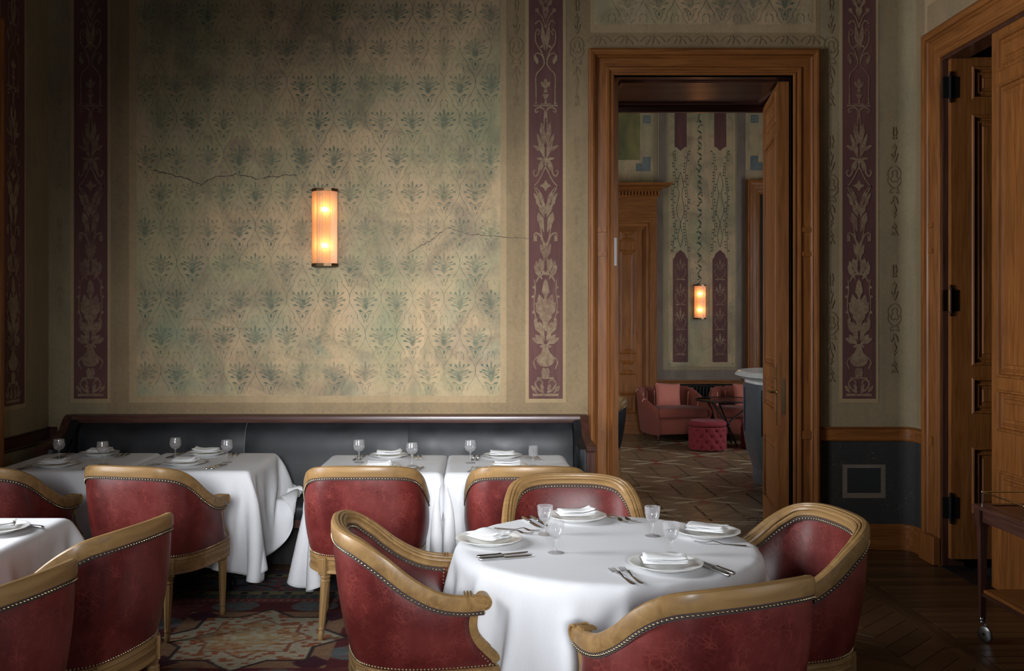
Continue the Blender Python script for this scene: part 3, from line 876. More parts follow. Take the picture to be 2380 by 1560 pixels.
PX = [wood('floor_oak_x%d' % i, *[[c * k for c in t] for t in ((.045, .022, .010), (.082, .040, .017), (.115, .060, .027))], 'x', .36) for i, k in enumerate((.75, 1.0, 1.25))]
# boards running across, between the border strip and the wall
ms = [plank_mesh(.62, .088, x) for x in PX]
y = 3.6
while y < 6.88:
    mesh_obj('plank', rng.choice(ms), floor, (2.77, y, 0)); y += .09
# two long border strips
ms = [plank_mesh(1.1, .058, x) for x in PX]
for x in (2.37, 2.43):
    for k in range(4): mesh_obj('plank', rng.choice(ms), floor, (x, 3.3 + k * 1.1 + (.4 if x > 2.4 else 0) - .1, 0), (0, 0, 90))
# chevron field
CWx, CHy = .30, .148
def chevron(sg, mat):
    m = MB(); b = .0018; x0, x1 = .0012, CWx - .0012; h = CHy / 2 - .0012
    o = [(x0, sg * x0 - h), (x1, sg * x1 - h), (x1, sg * x1 + h), (x0, sg * x0 + h)]
    q = [(x0 + b, sg * (x0 + b) - h + b), (x1 - b, sg * (x1 - b) - h + b), (x1 - b, sg * (x1 - b) + h - b), (x0 + b, sg * (x0 + b) + h - b)]
    m.add([(x, y, -.004) for x, y in o] + [(x, y, 0) for x, y in q], [(4, 5, 6, 7), (0, 1, 5, 4), (1, 2, 6, 5), (2, 3, 7, 6), (3, 0, 4, 7)])
    return m.mesh('plank', mat)
PC = [wood('floor_oak_c%d' % i, *[[c * k for c in t] for t in ((.050, .024, .011), (.085, .042, .018), (.11, .058, .026))], 'x', .36) for i, k in enumerate((.8, 1.0, 1.2))]
chev = {sg: [chevron(sg, x) for x in PC] for sg in (1, -1)}
for j in range(3):
    sg = 1 if j % 2 == 0 else -1
    y = 3.6
    while y < 6.75:
        mesh_obj('plank', rng.choice(chev[sg]), floor, (2.338 - CWx * (j + 1), y + (0 if sg > 0 else CWx), 0)); y += CHy

# parquet of the lounge: inlaid stars between diagonal strips
FL = lambda n, c: wood(n, *[[q * k for q in c] for k in (.6, .9, 1.15)], 'x', .30, .15)
tones = [FL('walnut_inlay', (.17, .115, .07)), FL('pale_inlay', (.46, .37, .24)), FL('padauk_inlay', (.24, .055, .032)), FL('oak_inlay', (.21, .145, .082)), FL('oak_inlay_light', (.245, .165, .095))]
floor2 = tag(MB().box(-2.0, 5.5, YF, YL, -.1, -.004).build('floor', tones[3]), kind='structure')
m = MB()
for i in range(-20, 110):
    for j in range(-20, 40):
        Ls = .44; ws = .055
        ux, uy = -2 + j * (Ls / math.sqrt(2)), YF - 1.05 + i * ws * math.sqrt(2)
        if not (0.0 < ux < 4.4 and YF - 1.0 < uy < YL - .1): continue
        if uy < YF + .12 and not (PX0 + .14 < ux < PX1 - .14): continue
        a = R(45 if j % 2 else -45); ca, sa = math.cos(a), math.sin(a)
        m.slot(int(rng.choice([0, 3, 3, 4])))
        z = -.0004 if True else 0
        hl, hw = Ls / 2 - .0005, ws / 2 - .0005
        m.add([(ux + x * ca - y * sa, uy + x * sa + y * ca, q) for q in (-.004, -.0002) for x, y in ((-hl, -hw), (hl, -hw), (hl, hw), (-hl, hw))], [(4, 5, 6, 7), (0, 1, 5, 4), (1, 2, 6, 5), (2, 3, 7, 6), (3, 0, 4, 7)])
tag(m.build('parquet_strips', tones, floor2), kind='stuff')
def petal(r0, r1, a, w, mat, name):
    m = MB(); q = []
    for rr, s in ((r0, 0), ((r0 + r1) * .62, w), (r1, 0), ((r0 + r1) * .62, -w)):
        q.append((rr * math.cos(a) - s * math.sin(a), rr * math.sin(a) + s * math.cos(a)))
    m.add([(x, y, 0) for x, y in q] + [(x, y, .0035) for x, y in q], [(4, 5, 6, 7), (0, 1, 5, 4), (1, 2, 6, 5), (2, 3, 7, 6), (3, 0, 4, 7)])
    return m.mesh(name, mat)
kinds = []
for k in range(12):
    a = math.pi * k / 6
    vert = abs(math.cos(a)) < .1
    kinds.append(petal(.0, (.20 if vert else .36), a, .060 if vert else .040, tones[2] if vert else tones[1 if k % 2 else 0], 'inlay_petal'))
cn = 0
for i in range(-2, 4):
    for j in range(-1, 6):
        cx, cy = 2.02 + .605 * i, 8.80 + 1.16 * j + (.58 if i % 2 else 0)
        if cy < 8.2 or cy > 13.2 or cx > 3.6 or cx < .9: continue
        for me in kinds: mesh_obj('inlay_petal', me, floor2, (cx, cy, -.0030)); cn += 1
for cx in (1.67, 2.30):
    for me in kinds[::2]: mesh_obj('inlay_petal', me, floor2, (cx, 8.02, -.0030))
m = MB()
for y0 in (7.76, 7.84): m.box(PX0 + .1, PX1 - .1, y0, y0 + .03, -.003, .0006)
m.build('border_strip', tones[1], floor2)

# ------------------------------------------------------------------ oriental rug
RX0, RX1, RYA, RYB_ = -2.45, 1.42, 2.2, 6.32
nx, ny = 371, 413
gx = np.linspace(RX0, RX1, nx); gy = np.linspace(RYA, RYB_, ny)
GX, GY = np.meshgrid(gx, gy)
def hash2(a, b): 
    v = np.sin(a * 127.1 + b * 311.7) * 43758.5453
    return v - np.floor(v)
colr = np.zeros((ny, nx, 3)); colr[:] = (.115, .028, .026)
ex = np.minimum(GX - RX0, RX1 - GX); ey = np.minimum(GY - RYA, RYB_ - GY); e = np.minimum(ex, ey)
along = np.where(ex < ey, GY, GX)
def put(mask, c): colr[mask] = c
# field: red ground, small flecks
fl = hash2(np.floor(GX / .03), np.floor(GY / .022))
put(fl > .86, (.17, .07, .05)); put(fl < .08, (.045, .05, .055))
def medallion(cx, cy, s):
    dx, dy = (GX - cx) / s, (GY - cy) / s
    r = np.hypot(dx, dy); th = np.arctan2(dy, dx)
    # ring of blue-grey ovals set on a dark red scalloped ground
    sc = r * (1 + .10 * np.cos(8 * th))
    put(sc < .92, (.085, .016, .018))
    for k in range(8):
        a = k * math.pi / 4 + math.pi / 8
        ox, oy = .76 * math.cos(a), .76 * math.sin(a)
        q = ((dx - ox) / .17) ** 2 + ((dy - oy) / .13) ** 2
        put(q < 1, (.095, .105, .105)); put((q < 1) & (hash2(np.floor(GX / .025), np.floor(GY / .02)) > .8), (.15, .06, .05)); put(q < .12, (.10, .12, .11))
    sq = np.maximum(abs(dx), abs(dy))
    put(sq < .56, (.20, .115, .065))
    for sx in (1, -1):
        for sy in (1, -1):
            put((abs(dx - sx * .47) + abs(dy - sy * .47) < .13) & (sq < .56), (.05, .012, .022))
    star = np.minimum(np.maximum(abs(dx), abs(dy)) / .42, (abs(dx) + abs(dy)) / .60)
    put(star < 1.06, (.03, .02, .02)); put(star < 1.0, (.30, .27, .19))
    n1 = hash2(np.floor((GX + .3 * GY) / .035), np.floor((GY - .2 * GX) / .028))
    put((star < 1.0) & (n1 > .72), (.22, .075, .035))
    put((star < .66) & (n1 > .35), (.27, .17, .085)); put((star < .66) & (n1 > .8), (.24, .10, .04))
    put((star < .66) & (star > .62), (.18, .06, .03)); put((star < .3) & (n1 > .3), (.28, .20, .10))
for cx in (-1.17, .30):
    for cy in (3.55, 4.98): medallion(cx, cy, .78)
def guard(lo, hi, c, c2=None, pitch=.1, duty=.3):
    mk = (e >= lo) & (e < hi); put(mk, c)
    if c2 is not None: put(mk & ((along / pitch) % 1 < duty) & (abs(e - (lo + hi) / 2) < (hi - lo) * .3), c2)
guard(0, .035, (.075, .020, .020)); guard(.035, .10, (.045, .055, .060), (.11, .05, .05), .07, .3)
guard(.10, .17, (.17, .145, .075), (.012, .014, .018), .13, .32)
guard(.17, .50, (.070, .082, .088)); mk = (e >= .17) & (e < .50)
h1 = hash2(np.floor(GX / .035), np.floor(GY / .03)); put(mk & (h1 > .80), (.17, .035, .045)); put(mk & (h1 < .16), (.020, .024, .030)); put(mk & (h1 > .45) & (h1 < .55), (.11, .12, .115))
guard(.50, .57, (.17, .145, .075), (.012, .014, .018), .13, .32); guard(.57, .65, (.040, .055, .058), (.10, .10, .07), .06, .35); guard(.65, .72, (.15, .040, .036), (.19, .10, .08), .045, .4)
colr *= (.85 + .3 * rng.random((ny, 1, 1))) * (.88 + .24 * rng.random((ny, nx, 1)))
Zr = .009 + .0012 * rng.random((ny, nx))
m = MB(); m.grid(np.stack([GX, GY, Zr], 2)); 
sk = MB()
me = m.mesh('pile', plain('tmp', (1, 1, 1)))
ca = me.color_attributes.new('pattern', 'FLOAT_COLOR', 'POINT')
ca.data.foreach_set('color', np.concatenate([colr, np.ones((ny, nx, 1))], 2).ravel())
mt, nt, b = newmat('knotted_wool')
at = N(nt, 'ShaderNodeVertexColor'); at.layer_name = 'pattern'
nt.links.new(mix(nt, ramp(nt, noise(nt, coords(nt, (1, 1, 1)), 190, 3), [(.35, .35), (.6, 0)]), at.outputs[0], (.02, .018, .016)), b.inputs['Base Color'])
b.inputs['Roughness'].default_value = .92; b.inputs['Specular IOR Level'].default_value = .15
bump(nt, b, noise(nt, coords(nt), 230, 2), .5, .004)
me.materials.clear(); me.materials.append(mt)
rug = empty('oriental_rug', (-.6, 4.26, 0), 0, 'worn oriental rug with red medallion field and slate blue border under the chairs', 'rug')
pile = mesh_obj('pile', me, rug, (.6, -4.26, 0))
q = MB(); q.box(RX0, RX1, RYA, RYB_, .001, .0088); q.build('backing', plain('rug_backing', (.08, .03, .028), .9), rug, loc=(.6, -4.26, 0))
fr = MB(); x = RX0
while x < RX1:
    l = .022 + .02 * rng.random(); d = rng.uniform(-.012, .012)
    fr.tube([(x, RYB_ - .002, .006), (x + d * .5, RYB_ + l * .6, .005), (x + d, RYB_ + l, .003)], .0016, 4); x += .009
tag(fr.build('fringe', plain('cotton_fringe', (.30, .27, .22), .9), rug, loc=(.6, -4.26, 0)), kind='stuff')
# ------------------------------------------------------------------ tub armchairs
GIMP = plain('gimp_shadow', (.030, .014, .012), .7)  # dark gimp strip with the shadow along the nail rows painted in
HALF = [(.286, .215, .672), (.300, .14, .674), (.306, .06, .692), (.303, -.03, .742), (.288, -.12, .815), (.250, -.200, .868), (.160, -.258, .888), (0, -.276, .892)]
TOP = crom(HALF + [(-x, y, z) for x, y, z in HALF[-2::-1]], 6)
TOP = resample(TOP, 73)
BH = [(.275, .262, .42), (.284, .16, .42), (.284, .05, .42), (.272, -.05, .42), (.240, -.13, .42), (.180, -.188, .42), (.09, -.208, .42), (0, -.212, .42)]
BOT = resample(crom(BH + [(-x, y, z) for x, y, z in BH[-2::-1]], 6), 73)
def outn(C):
    T = np.gradient(C, axis=0); n = np.stack([T[:, 1], -T[:, 0], 0 * T[:, 0]], 1)
    n /= np.linalg.norm(n, axis=1)[:, None]
    # point away from the seat
    s = np.sign((n[:, :2] * (C[:, :2] - np.array([0, .05]))).sum(1)); s[s == 0] = 1
    return n * (1 if np.mean(s) > 0 else -1)
TN = outn(TOP); BN = outn(BOT)
TT = np.gradient(TOP, axis=0); TT /= np.linalg.norm(TT, axis=1)[:, None]
TU = np.cross(TN, TT); TU *= np.sign(TU[:, 2:3])
arc = np.r_[0, np.cumsum(np.linalg.norm(np.diff(TOP, axis=0), axis=1))]
dist = np.minimum(arc, arc[-1] - arc)
wfront = np.exp(-dist / .10)
def skin(side, nv=13):
    rows = []
    for i in range(73):
        t = (TOP[i] + TN[i] * .016 - TU[i] * .040) if side > 0 else (TOP[i] - TN[i] * .020 - TU[i] * .036)
        b = (BOT[i] + BN[i] * .018) if side > 0 else (BOT[i] - BN[i] * .050 + np.array([0, 0, .03]))
        row = []
        if i in (0, 72): pass
        for k in range(nv):
            v = k / (nv - 1)
            p = b * (1 - v) + t * v
            n = TN[i] * v + BN[i] * (1 - v)
            bul = math.sin(math.pi * v) ** .7 * (.016 if side > 0 else .022) * min(1, dist[i] / .05)
            p = p + n * bul * side * (1 if side > 0 else -1) * (1 if side > 0 else 1)
            if side < 0: p = p - 2 * n * bul * 0
            p = p + np.array([0, -.040 * math.sin(math.pi * min(1, v * 1.02)) ** 1.2 - .045 * v, 0]) * wfront[i]
            row.append(p)
        rows.append(row)
    return np.array(rows)
def skin2(side):
    S_ = skin(1) if side > 0 else skin(-1)
    return S_
OUTS, INS = skin2(1), skin2(-1)
def nails_along(m, C, nrm, pitch=.0125, r=.0046):
    C = np.asarray(C); d = np.r_[0, np.cumsum(np.linalg.norm(np.diff(C, axis=0), axis=1))]
    n = int(d[-1] / pitch); t = np.linspace(0, d[-1], n)
    Pn = np.stack([np.interp(t, d, C[:, k]) for k in range(3)], 1); Nn = np.stack([np.interp(t, d, nrm[:, k]) for k in range(3)], 1)
    for p, q in zip(Pn, Nn):
        q = Vector(q).normalized(); a = q.orthogonal().normalized(); b_ = q.cross(a)
        vs = []
        for rr, h in ((1.0, -.2), (.75, .45), (.3, .72)):
            for k in range(6):
                an = math.pi * k / 3
                vs.append(Vector(p) + (a * math.cos(an) + b_ * math.sin(an)) * r * rr + q * h * r)
        f = [(i * 6 + k, i * 6 + (k + 1) % 6, i * 6 + 6 + (k + 1) % 6, i * 6 + 6 + k) for i in range(2) for k in range(6)] + [tuple(range(12, 18))]
        m.add([tuple(v) for v in vs], f)
def sweep(m, C, Nn, Up, prof, cap=True):
    rows = [[C[i] + Nn[i] * a + Up[i] * b for a, b in prof] for i in range(len(C))]
    m.grid(rows, cv=True)
    if cap: m.poly(rows[0]); m.poly(rows[-1], True)

def make_chair(hide, wd, leg_w, nail, name='armchair'):
    root = empty(name)
    # top rail, plain outside and fluted inside
    prof = [(.023, -.050), (.027, -.040), (.0265, -.012), (.023, 0), (.014, .005), (.002, .004), (.000, .004), (-.003, -.004), (-.006, .001), (-.014, -.001), (-.0155, -.010), (-.019, -.006), (-.026, -.011), (-.029, -.019), (-.022, -.0225),
            (-.0265, -.026), (-.031, -.031), (-.031, -.040), (-.024, -.046)]
    m = MB(); sweep(m, TOP, TN, TU, prof); rail = m.build('top_rail', wd, root, smooth=30)
    for sgn in (1, -1):
        tip = TOP[0] if sgn > 0 else TOP[-1]
        cx = tip[0]
        # scroll: a drum across the arm with a raised spiral on both cheeks
        v = MB()
        cy, cz, r = tip[1] + .004, tip[2] - .022, .0275
        Mx = Matrix.Translation((cx, cy, cz)) @ Matrix.Rotation(R(90), 4, 'Y')
        v.lathe([(0, -.023), (r * .80, -.023), (r * .84, -.027), (r, -.027), (r, .027), (r * .84, .027), (r * .80, .023), (0, .023)], 24, M=Mx)
        for s in (-1, 1):
            sp = []
            for k in range(34):
                a = -.6 + k * .30; rr = r * (1 - k / 36)
                sp.append((cx + s * .0245, cy + rr * .92 * math.sin(a), cz + rr * .92 * math.cos(a)))
            v.tube(sp, [.0050 - .0022 * k / 34 for k in range(34)], 5)
        for k in range(3): v.bbox(cx - .024, cx + .024, tip[1] - .040 - k * .011, tip[1] - .034 - k * .011, tip[2] + .000, tip[2] + .010, .0015)
        v.build('scroll', wd, rail, smooth=35)
        # arm support under the scroll
        i = 0 if sgn > 0 else 72
        C = (OUTS[i] + INS[i]) / 2
        C = C + np.array([0, .012, 0])
        C = np.r_[C, [[cx, tip[1] - .004, tip[2] - .032]]]
        Cn = np.repeat([[sgn, 0, 0]], len(C), 0); T = np.gradient(C, axis=0); T /= np.linalg.norm(T, axis=1)[:, None]
        Uf = np.cross(Cn, T); Uf *= np.sign(Uf[:, 1:2])
        a = MB(); sweep(a, C, Cn, Uf, [(-.030, -.014), (-.030, .010), (-.024, .017), (-.012, .019), (-.008, .014), (.008, .014), (.012, .019), (.024, .017), (.030, .010), (.030, -.014)])
        a.build('arm_support', wd, root, smooth=35)
    m = MB(); m.grid(OUTS); m.build('outer_upholstery', hide, root, smooth=60)
    m = MB(); m.grid(INS, flip=True); m.build('inner_upholstery', hide, root, smooth=60)
    # seat rail all round
    loop = np.r_[BOT, resample(crom([BOT[-1], (-.16, .292, .42), (0, .300, .42), (.16, .292, .42), BOT[0]], 6), 20)[1:-1]]
    loop[:, 2] = 0
    n = len(loop); ctr = np.array([0, .04, 0])
    T = np.roll(loop, -1, 0) - np.roll(loop, 1, 0); Nn = np.stack([T[:, 1], -T[:, 0], 0 * T[:, 0]], 1); Nn /= np.linalg.norm(Nn, axis=1)[:, None]
    if (Nn * (loop - ctr)).sum() < 0: Nn = -Nn
    pr = [(.014, .420), (.022, .414), (.024, .404), (.019, .398), (.019, .384), (.024, .380), (.021, .372), (.019, .350), (.024, .345), (.026, .335), (.018, .330), (-.020, .330), (-.020, .420)]
    m = MB(); m.grid([[loop[i] + Nn[i] * a + np.array([0, 0, z]) for a, z in pr] for i in range(n)], cu=True, cv=True)
    m.build('seat_rail', wd, root, smooth=35)
    m = MB(); rows = []
    for s, z in ((1.0, .415), (1.0, .45), (.97, .478), (.90, .492), (.7, .500), (.4, .505), (.1, .506)):
        L = (loop - Nn * .012 - ctr) * s + ctr; L[:, 2] = z; rows.append(L)
    m.grid(rows, cv=True); m.poly(rows[-1]); m.build('seat', hide, root, smooth=60)
    # turned and fluted legs under square blocks
    for lx, ly, sx, sy in ((.190, -.182, .02, -.045), (-.190, -.182, -.02, -.045), (.258, .262, .0, .0), (-.258, .262, .0, .0)):
        l = MB()
        ang = math.atan2(ly - .05, lx)
        Mb = Matrix.Translation((lx, ly, 0)) @ Matrix.Rotation(ang if ly < 0 else 0, 4, 'Z')
        B = MB(); B.bbox(-.030, .030, -.027, .027, .322, .415, .002)
        T1 = lambda x, z, h: (x, -.0271 - h, z); ringframe(B, -.020, .020, .334, .405, [(0, .001), (.003, .003), (.005, .001), (.006, .001)], T1)
        ringframe(B, -.020, .020, .334, .405, [(0, .001), (.003, .003), (.005, .001), (.006, .001)], lambda y, z, h: (.0301 + h, y, z))
        vb = np.concatenate(B.v); A = np.array(Mb); l.add(vb @ A[:3, :3].T + A[:3, 3], B.f)
        q = [(.020, .322), (.024, .318), (.026, .312), (.024, .306), (.019, .302), (.025, .296), (.026, .290), (.022, .286)]
        body = [(.0235, .284), (.024, .27), (.0215, .20), (.0185, .13), (.0160, .075), (.0150, .062)]
        foot = [(.0165, .058), (.0165, .052), (.0130, .046), (.0150, .036), (.0155, .022), (.0130, .006), (.010, .0)]
        fl = lambda a, r, z: (1 - .10 * (abs(math.sin(4 * a)) ** .5)) if .06 < z < .283 else 1
        rows = q + body + foot
        P3 = []
        for r, z in rows:
            t = 1 - z / .322
            P3.append([(lx + sx * t + r * fl(2 * math.pi * k / 32, r, z) * math.cos(2 * math.pi * k / 32), ly + sy * t + r * fl(2 * math.pi * k / 32, r, z) * math.sin(2 * math.pi * k / 32), z) for k in range(32)])
        l.grid(P3, cv=True, flip=True)
        l.build('leg', leg_w, root, smooth=35)
    m = MB()
    nails_along(m, TOP + TN * .0235 - TU * .058, TN, .0140, .0046)
    nails_along(m, OUTS[:, 0] + BN * .004 + np.array([0, 0, .007]), BN)
    nails_along(m, TOP - TN * .0290 - TU * .054, -TN, .0140, .0046)
    for i, sg in ((0, 1), (72, -1)):
        nv = np.repeat([[sg, 0, 0]], 13, 0)
        nails_along(m, OUTS[i] + np.array([sg * .004, -.012, 0]), nv)
        nails_along(m, INS[i] + np.array([-sg * .006, -.012, 0]), -nv)
    g = MB()
    g.grid([[TOP[i] + TN[i] * .0215 - TU[i] * .049, TOP[i] + TN[i] * .0225 - TU[i] * .066] for i in range(73)])
    g.grid([[TOP[i] - TN[i] * .0265 - TU[i] * .045, TOP[i] - TN[i] * .0278 - TU[i] * .061] for i in range(73)])
    g.build('gimp_shadow_strip', GIMP, root, smooth=60)
    tag(m.build('nailhead_trim', nail, root, smooth=60), kind='stuff')
    return root

GC = 'red leather armchairs around the dining tables'
chair0 = make_chair(RED, W['chair'], W['leg'], NAIL)
SPOTS = [
    ((-.605, 5.17), 0, 'red leather armchair with its back to us at the third banquette table'),
    ((-2.55, 5.17), -13, 'red leather armchair cut by the left edge of the picture at the far left table'),
    ((-1.738, 5.168), -13, 'red leather armchair at the second banquette table, two legs showing on the rug'),
    ((.245, 5.17), 0, 'red leather armchair at the fourth banquette table, half hidden'),
    ((.427, 4.385), 180, 'red leather armchair facing us behind the round table'),
    ((-.255, 3.64), -80, 'red leather armchair in profile on the left of the round table'),
    ((1.135, 3.715), 99, 'red leather armchair with creased inner back on the right of the round table'),
    ((.665, 2.975), 24, 'red leather armchair in front of the round table with its back to us'),
    ((-1.50, 3.62), 75, 'red leather armchair beside the foreground square table, second from the bottom left corner'),
    ((-1.57, 2.89), 75, 'red leather armchair nearest us, in the bottom left corner'),
]
for i, (p, a, lab) in enumerate(SPOTS):
    o = chair0 if i == 0 else copy_tree(chair0)
    o.location = (*p, .0105); o.rotation_euler = (0, 0, R(a))
    tag(o, lab, 'armchair', GC)
KIDS.clear()
bc = make_chair(BLACKL, W['chair'], W['leg'], NAIL, 'armchair')
bc.location = (1.10, 9.3, .0); bc.rotation_euler = (0, 0, R(92))
tag(bc, 'black leather armchair in the lounge, half hidden by the left door jamb', 'armchair')
# ------------------------------------------------------------------ banquette
bq = empty('banquette', (-1.0, 6.6, 0), 0, 'long black leather banquette with dark wooden top rail along the back wall', 'banquette')
def L_(o): o.location = (1.0, -6.6, 0); return o
bxl, bxr = -2.86, .70
m = MB(); m.prism([(6.80, .918), (6.795, .955), (6.80, .968), (6.815, .972), (6.895, .972), (6.895, .915)], bxl, bxr, 'x'); L_(m.build('top_rail', W['mahogany_x'], bq, smooth=35))
bprof = crom([(6.80, .918), (6.775, .900), (6.745, .86), (6.722, .78), (6.712, .68), (6.70, .58), (6.69, .45)], 5)
edges = [bxl + .06, -1.635, -.50, bxr - .055]
for a, b in zip(edges[:-1], edges[1:]):
    rows = []
    for x in np.linspace(a, b, 15):
        t = min(x - a, b - x); q = -.010 * math.exp(-t / .012)
        rows.append([(x, y - q, z) for y, z in bprof])
    m = MB(); m.grid(rows); L_(m.build('back_cushion', BLACKL, bq, smooth=60))
for x in edges[1:-1]: m = MB(); m.tube([(x, y - .001, z) for y, z in bprof], .0028, 6); L_(m.build('seam', plain('waxed_seam', (.10, .10, .11), .4) if x < -1 else BLACKL, bq))
m = MB(); m.prism([(6.30, .34), (6.285, .40), (6.30, .445), (6.34, .462), (6.5, .468), (6.72, .462), (6.72, .34)], bxl + .05, bxr - .05, 'x'); L_(m.build('seat_cushion', BLACKL, bq, smooth=50))
m = MB(); m.box(bxl + .02, bxr - .02, 6.31, 6.86, .285, .338); L_(m.build('seat_rail', W['mahogany_x'], bq))
m = MB(); m.box(bxl + .1, bxr - .1, 6.50, 6.86, .0, .285); L_(m.build('plinth', DARK, bq))  # near-black block painted as the shaded gap under the seat
for s, x in ((-1, bxl), (1, bxr)):
    arm = crom([(6.88, .972), (6.80, .972), (6.74, .930), (6.68, .870), (6.58, .832), (6.46, .815), (6.36, .812)], 4)
    poly = [tuple(p) for p in arm] + [(6.34, .808), (6.335, .795), (6.34, .782), (6.36, .775), (6.362, .74), (6.362, .0), (6.42, 0), (6.42, .28), (6.86, .28), (6.88, .30)]
    m = MB(); m.prism(poly, *sorted((x, x + s * .055)), 'x'); L_(m.build('end_panel', W['mahogany_z'], bq, smooth=25))
    m = MB(); m.prism([(6.33, .800), (6.326, .79), (6.33, .776), (6.38, .772), (6.5, .780), (6.62, .80), (6.62, .82), (6.5, .822), (6.38, .816)], *sorted((x - s * .004, x + s * .062)), 'x'); L_(m.build('arm_cap', W['mahogany_y'], bq, smooth=35))
    ins = [(p[0], p[1] - .030) for p in arm if p[0] > 6.40]
    rows = []
    for off, sh in ((0, 0), (.028, .004), (.045, .022), (.050, .05)):
        c = np.array(ins + [(6.40, .75), (6.395, .60), (6.40, .45), (6.86, .45)])
        cc = c.mean(0); d = c - cc; dd = np.linalg.norm(d, axis=1)[:, None]
        c = cc + d * (1 - sh / dd)
        rows.append([(x - s * off, y, z) for y, z in c])
    m = MB(); m.grid(rows, cv=True); m.poly(rows[-1]); L_(m.build('wing_cushion', BLACKL, bq, smooth=60))
for x in (bxl + .15, -1.6, -.5, bxr - .15): L_(MB().bbox(x - .03, x + .03, 6.33, 6.39, 0, .285, .004).build('leg', W['mahogany_z'], bq))

# ------------------------------------------------------------------ draped cloths (small mass-spring settling)
ZTAB = .75
def drape(Wd, Ld, n, top, solids=(), rot=0.0, seed=0, steps=230, dt=.011, hem=None):
    nx_, ny_ = n, max(8, int(round(n * Ld / Wd)))
    X, Y = np.meshgrid(np.linspace(-Wd / 2, Wd / 2, nx_), np.linspace(-Ld / 2, Ld / 2, ny_), indexing='ij')
    c, s = math.cos(rot), math.sin(rot)
    if hem:   # round the corners of the cloth off
        hx_, hy_, r_c = hem
        ox, oy = np.maximum(abs(X) - hx_, 0), np.maximum(abs(Y) - hy_, 0)
        f = np.where((ox > 0) & (oy > 0), np.maximum(ox, oy) / (np.hypot(ox, oy) + 1e-9), 1)
        X = np.sign(X) * (np.minimum(abs(X), hx_) + ox * f); Y = np.sign(Y) * (np.minimum(abs(Y), hy_) + oy * f)
    P = np.stack([X * c - Y * s, X * s + Y * c, np.full_like(X, ZTAB + .0035)], 2)
    r = np.random.default_rng(seed)
    P[..., 2] += r.normal(0, .0012, X.shape)
    inside = top(P[..., 0], P[..., 1], -.006)
    P[..., 2][inside] = ZTAB + .0035
    Pp = P.copy()
    pin = inside[..., None]
    hx, hy = Wd / (nx_ - 1), Ld / (ny_ - 1)
    hd = math.hypot(hx, hy)
    P00 = P.copy(); cache = {}
    def rel(a, b, L, k=1.0):
        key = (str(a), str(b))
        if key not in cache: cache[key] = np.linalg.norm((P00[b] - P00[a])[..., :2], axis=2, keepdims=True)
        L = cache[key]
        d = P[b] - P[a]; l = np.linalg.norm(d, axis=2, keepdims=True) + 1e-9
        q = d * (.5 * k * (1 - L / l))
        wa = ~inside[a]; wb = ~inside[b]
        fa = np.where(wa & wb, 1.0, np.where(wa, 2.0, 0.0))[..., None]; fb = np.where(wa & wb, 1.0, np.where(wb, 2.0, 0.0))[..., None]
        P[a] += q * fa; P[b] -= q * fb
    sl = slice
    def batches(st):
        out = []
        for o in (0, 1):
            out.append((sl(o, -st if st else None), o))
        return out
    for it in range(steps):
        V = (P - Pp) * .965
        V[..., 2] -= 9.8 * dt * dt
        Pp = P.copy()
        P += np.where(pin, 0, V)
        for _ in range(7):
            for o in (0, 1):
                a = (sl(o, nx_ - 1, 2), sl(None)); b = (sl(o + 1, nx_, 2), sl(None)); rel(a, b, hx)
                a = (sl(None), sl(o, ny_ - 1, 2)); b = (sl(None), sl(o + 1, ny_, 2)); rel(a, b, hy)
            for o in (0, 1):
                a = (sl(o, nx_ - 1, 2), sl(0, ny_ - 1)); b = (sl(o + 1, nx_, 2), sl(1, ny_)); rel(a, b, hd, .45)
                a = (sl(o, nx_ - 1, 2), sl(1, ny_)); b = (sl(o + 1, nx_, 2), sl(0, ny_ - 1)); rel(a, b, hd, .45)
            for o in (0, 1, 2, 3):
                a = (sl(o, nx_ - 2, 4), sl(None)); b = (sl(o + 2, nx_, 4), sl(None))
                k = min(P[a].shape[0], P[b].shape[0]); a = (sl(o, o + 4 * k, 4), sl(None)); b = (sl(o + 2, o + 2 + 4 * k, 4), sl(None))
                if P[a].shape[0] == P[b].shape[0] and k: rel(a, b, 2 * hx, .22)
                a = (sl(None), sl(o, ny_ - 2, 4)); b = (sl(None), sl(o + 2, ny_, 4))
                if P[a].shape[1] == P[b].shape[1]: rel(a, b, 2 * hy, .22)
        under = top(P[..., 0], P[..., 1], .003) & ~inside & (P[..., 2] < ZTAB + .002)
        if under.any():
            hi = under & (P[..., 2] > ZTAB - .02)
            P[..., 2][hi] = ZTAB + .002
            lo = under & ~hi
            if lo.any():
                q = top.push(P[..., 0][lo], P[..., 1][lo]); P[..., 0][lo] = q[0]; P[..., 1][lo] = q[1]
        for so in solids: so(P, ~inside)
        P[..., 2] = np.maximum(P[..., 2], .014)
    return P
class RectTop:
    def __init__(s, hx, hy): s.hx, s.hy = hx, hy
    def __call__(s, x, y, g): return (abs(x) < s.hx + g) & (abs(y) < s.hy + g)
    def push(s, x, y):
        dx = s.hx + .004 - abs(x); dy = s.hy + .004 - abs(y)
        k = dx < dy
        return np.where(k, np.sign(x) * (s.hx + .004), x), np.where(k, y, np.sign(y) * (s.hy + .004))
class RoundTop:
    def __init__(s, r): s.r = r
    def __call__(s, x, y, g): return x * x + y * y < (s.r + g) ** 2
    def push(s, x, y):
        d = np.hypot(x, y) + 1e-9; f = (s.r + .004) / d
        return x * f, y * f
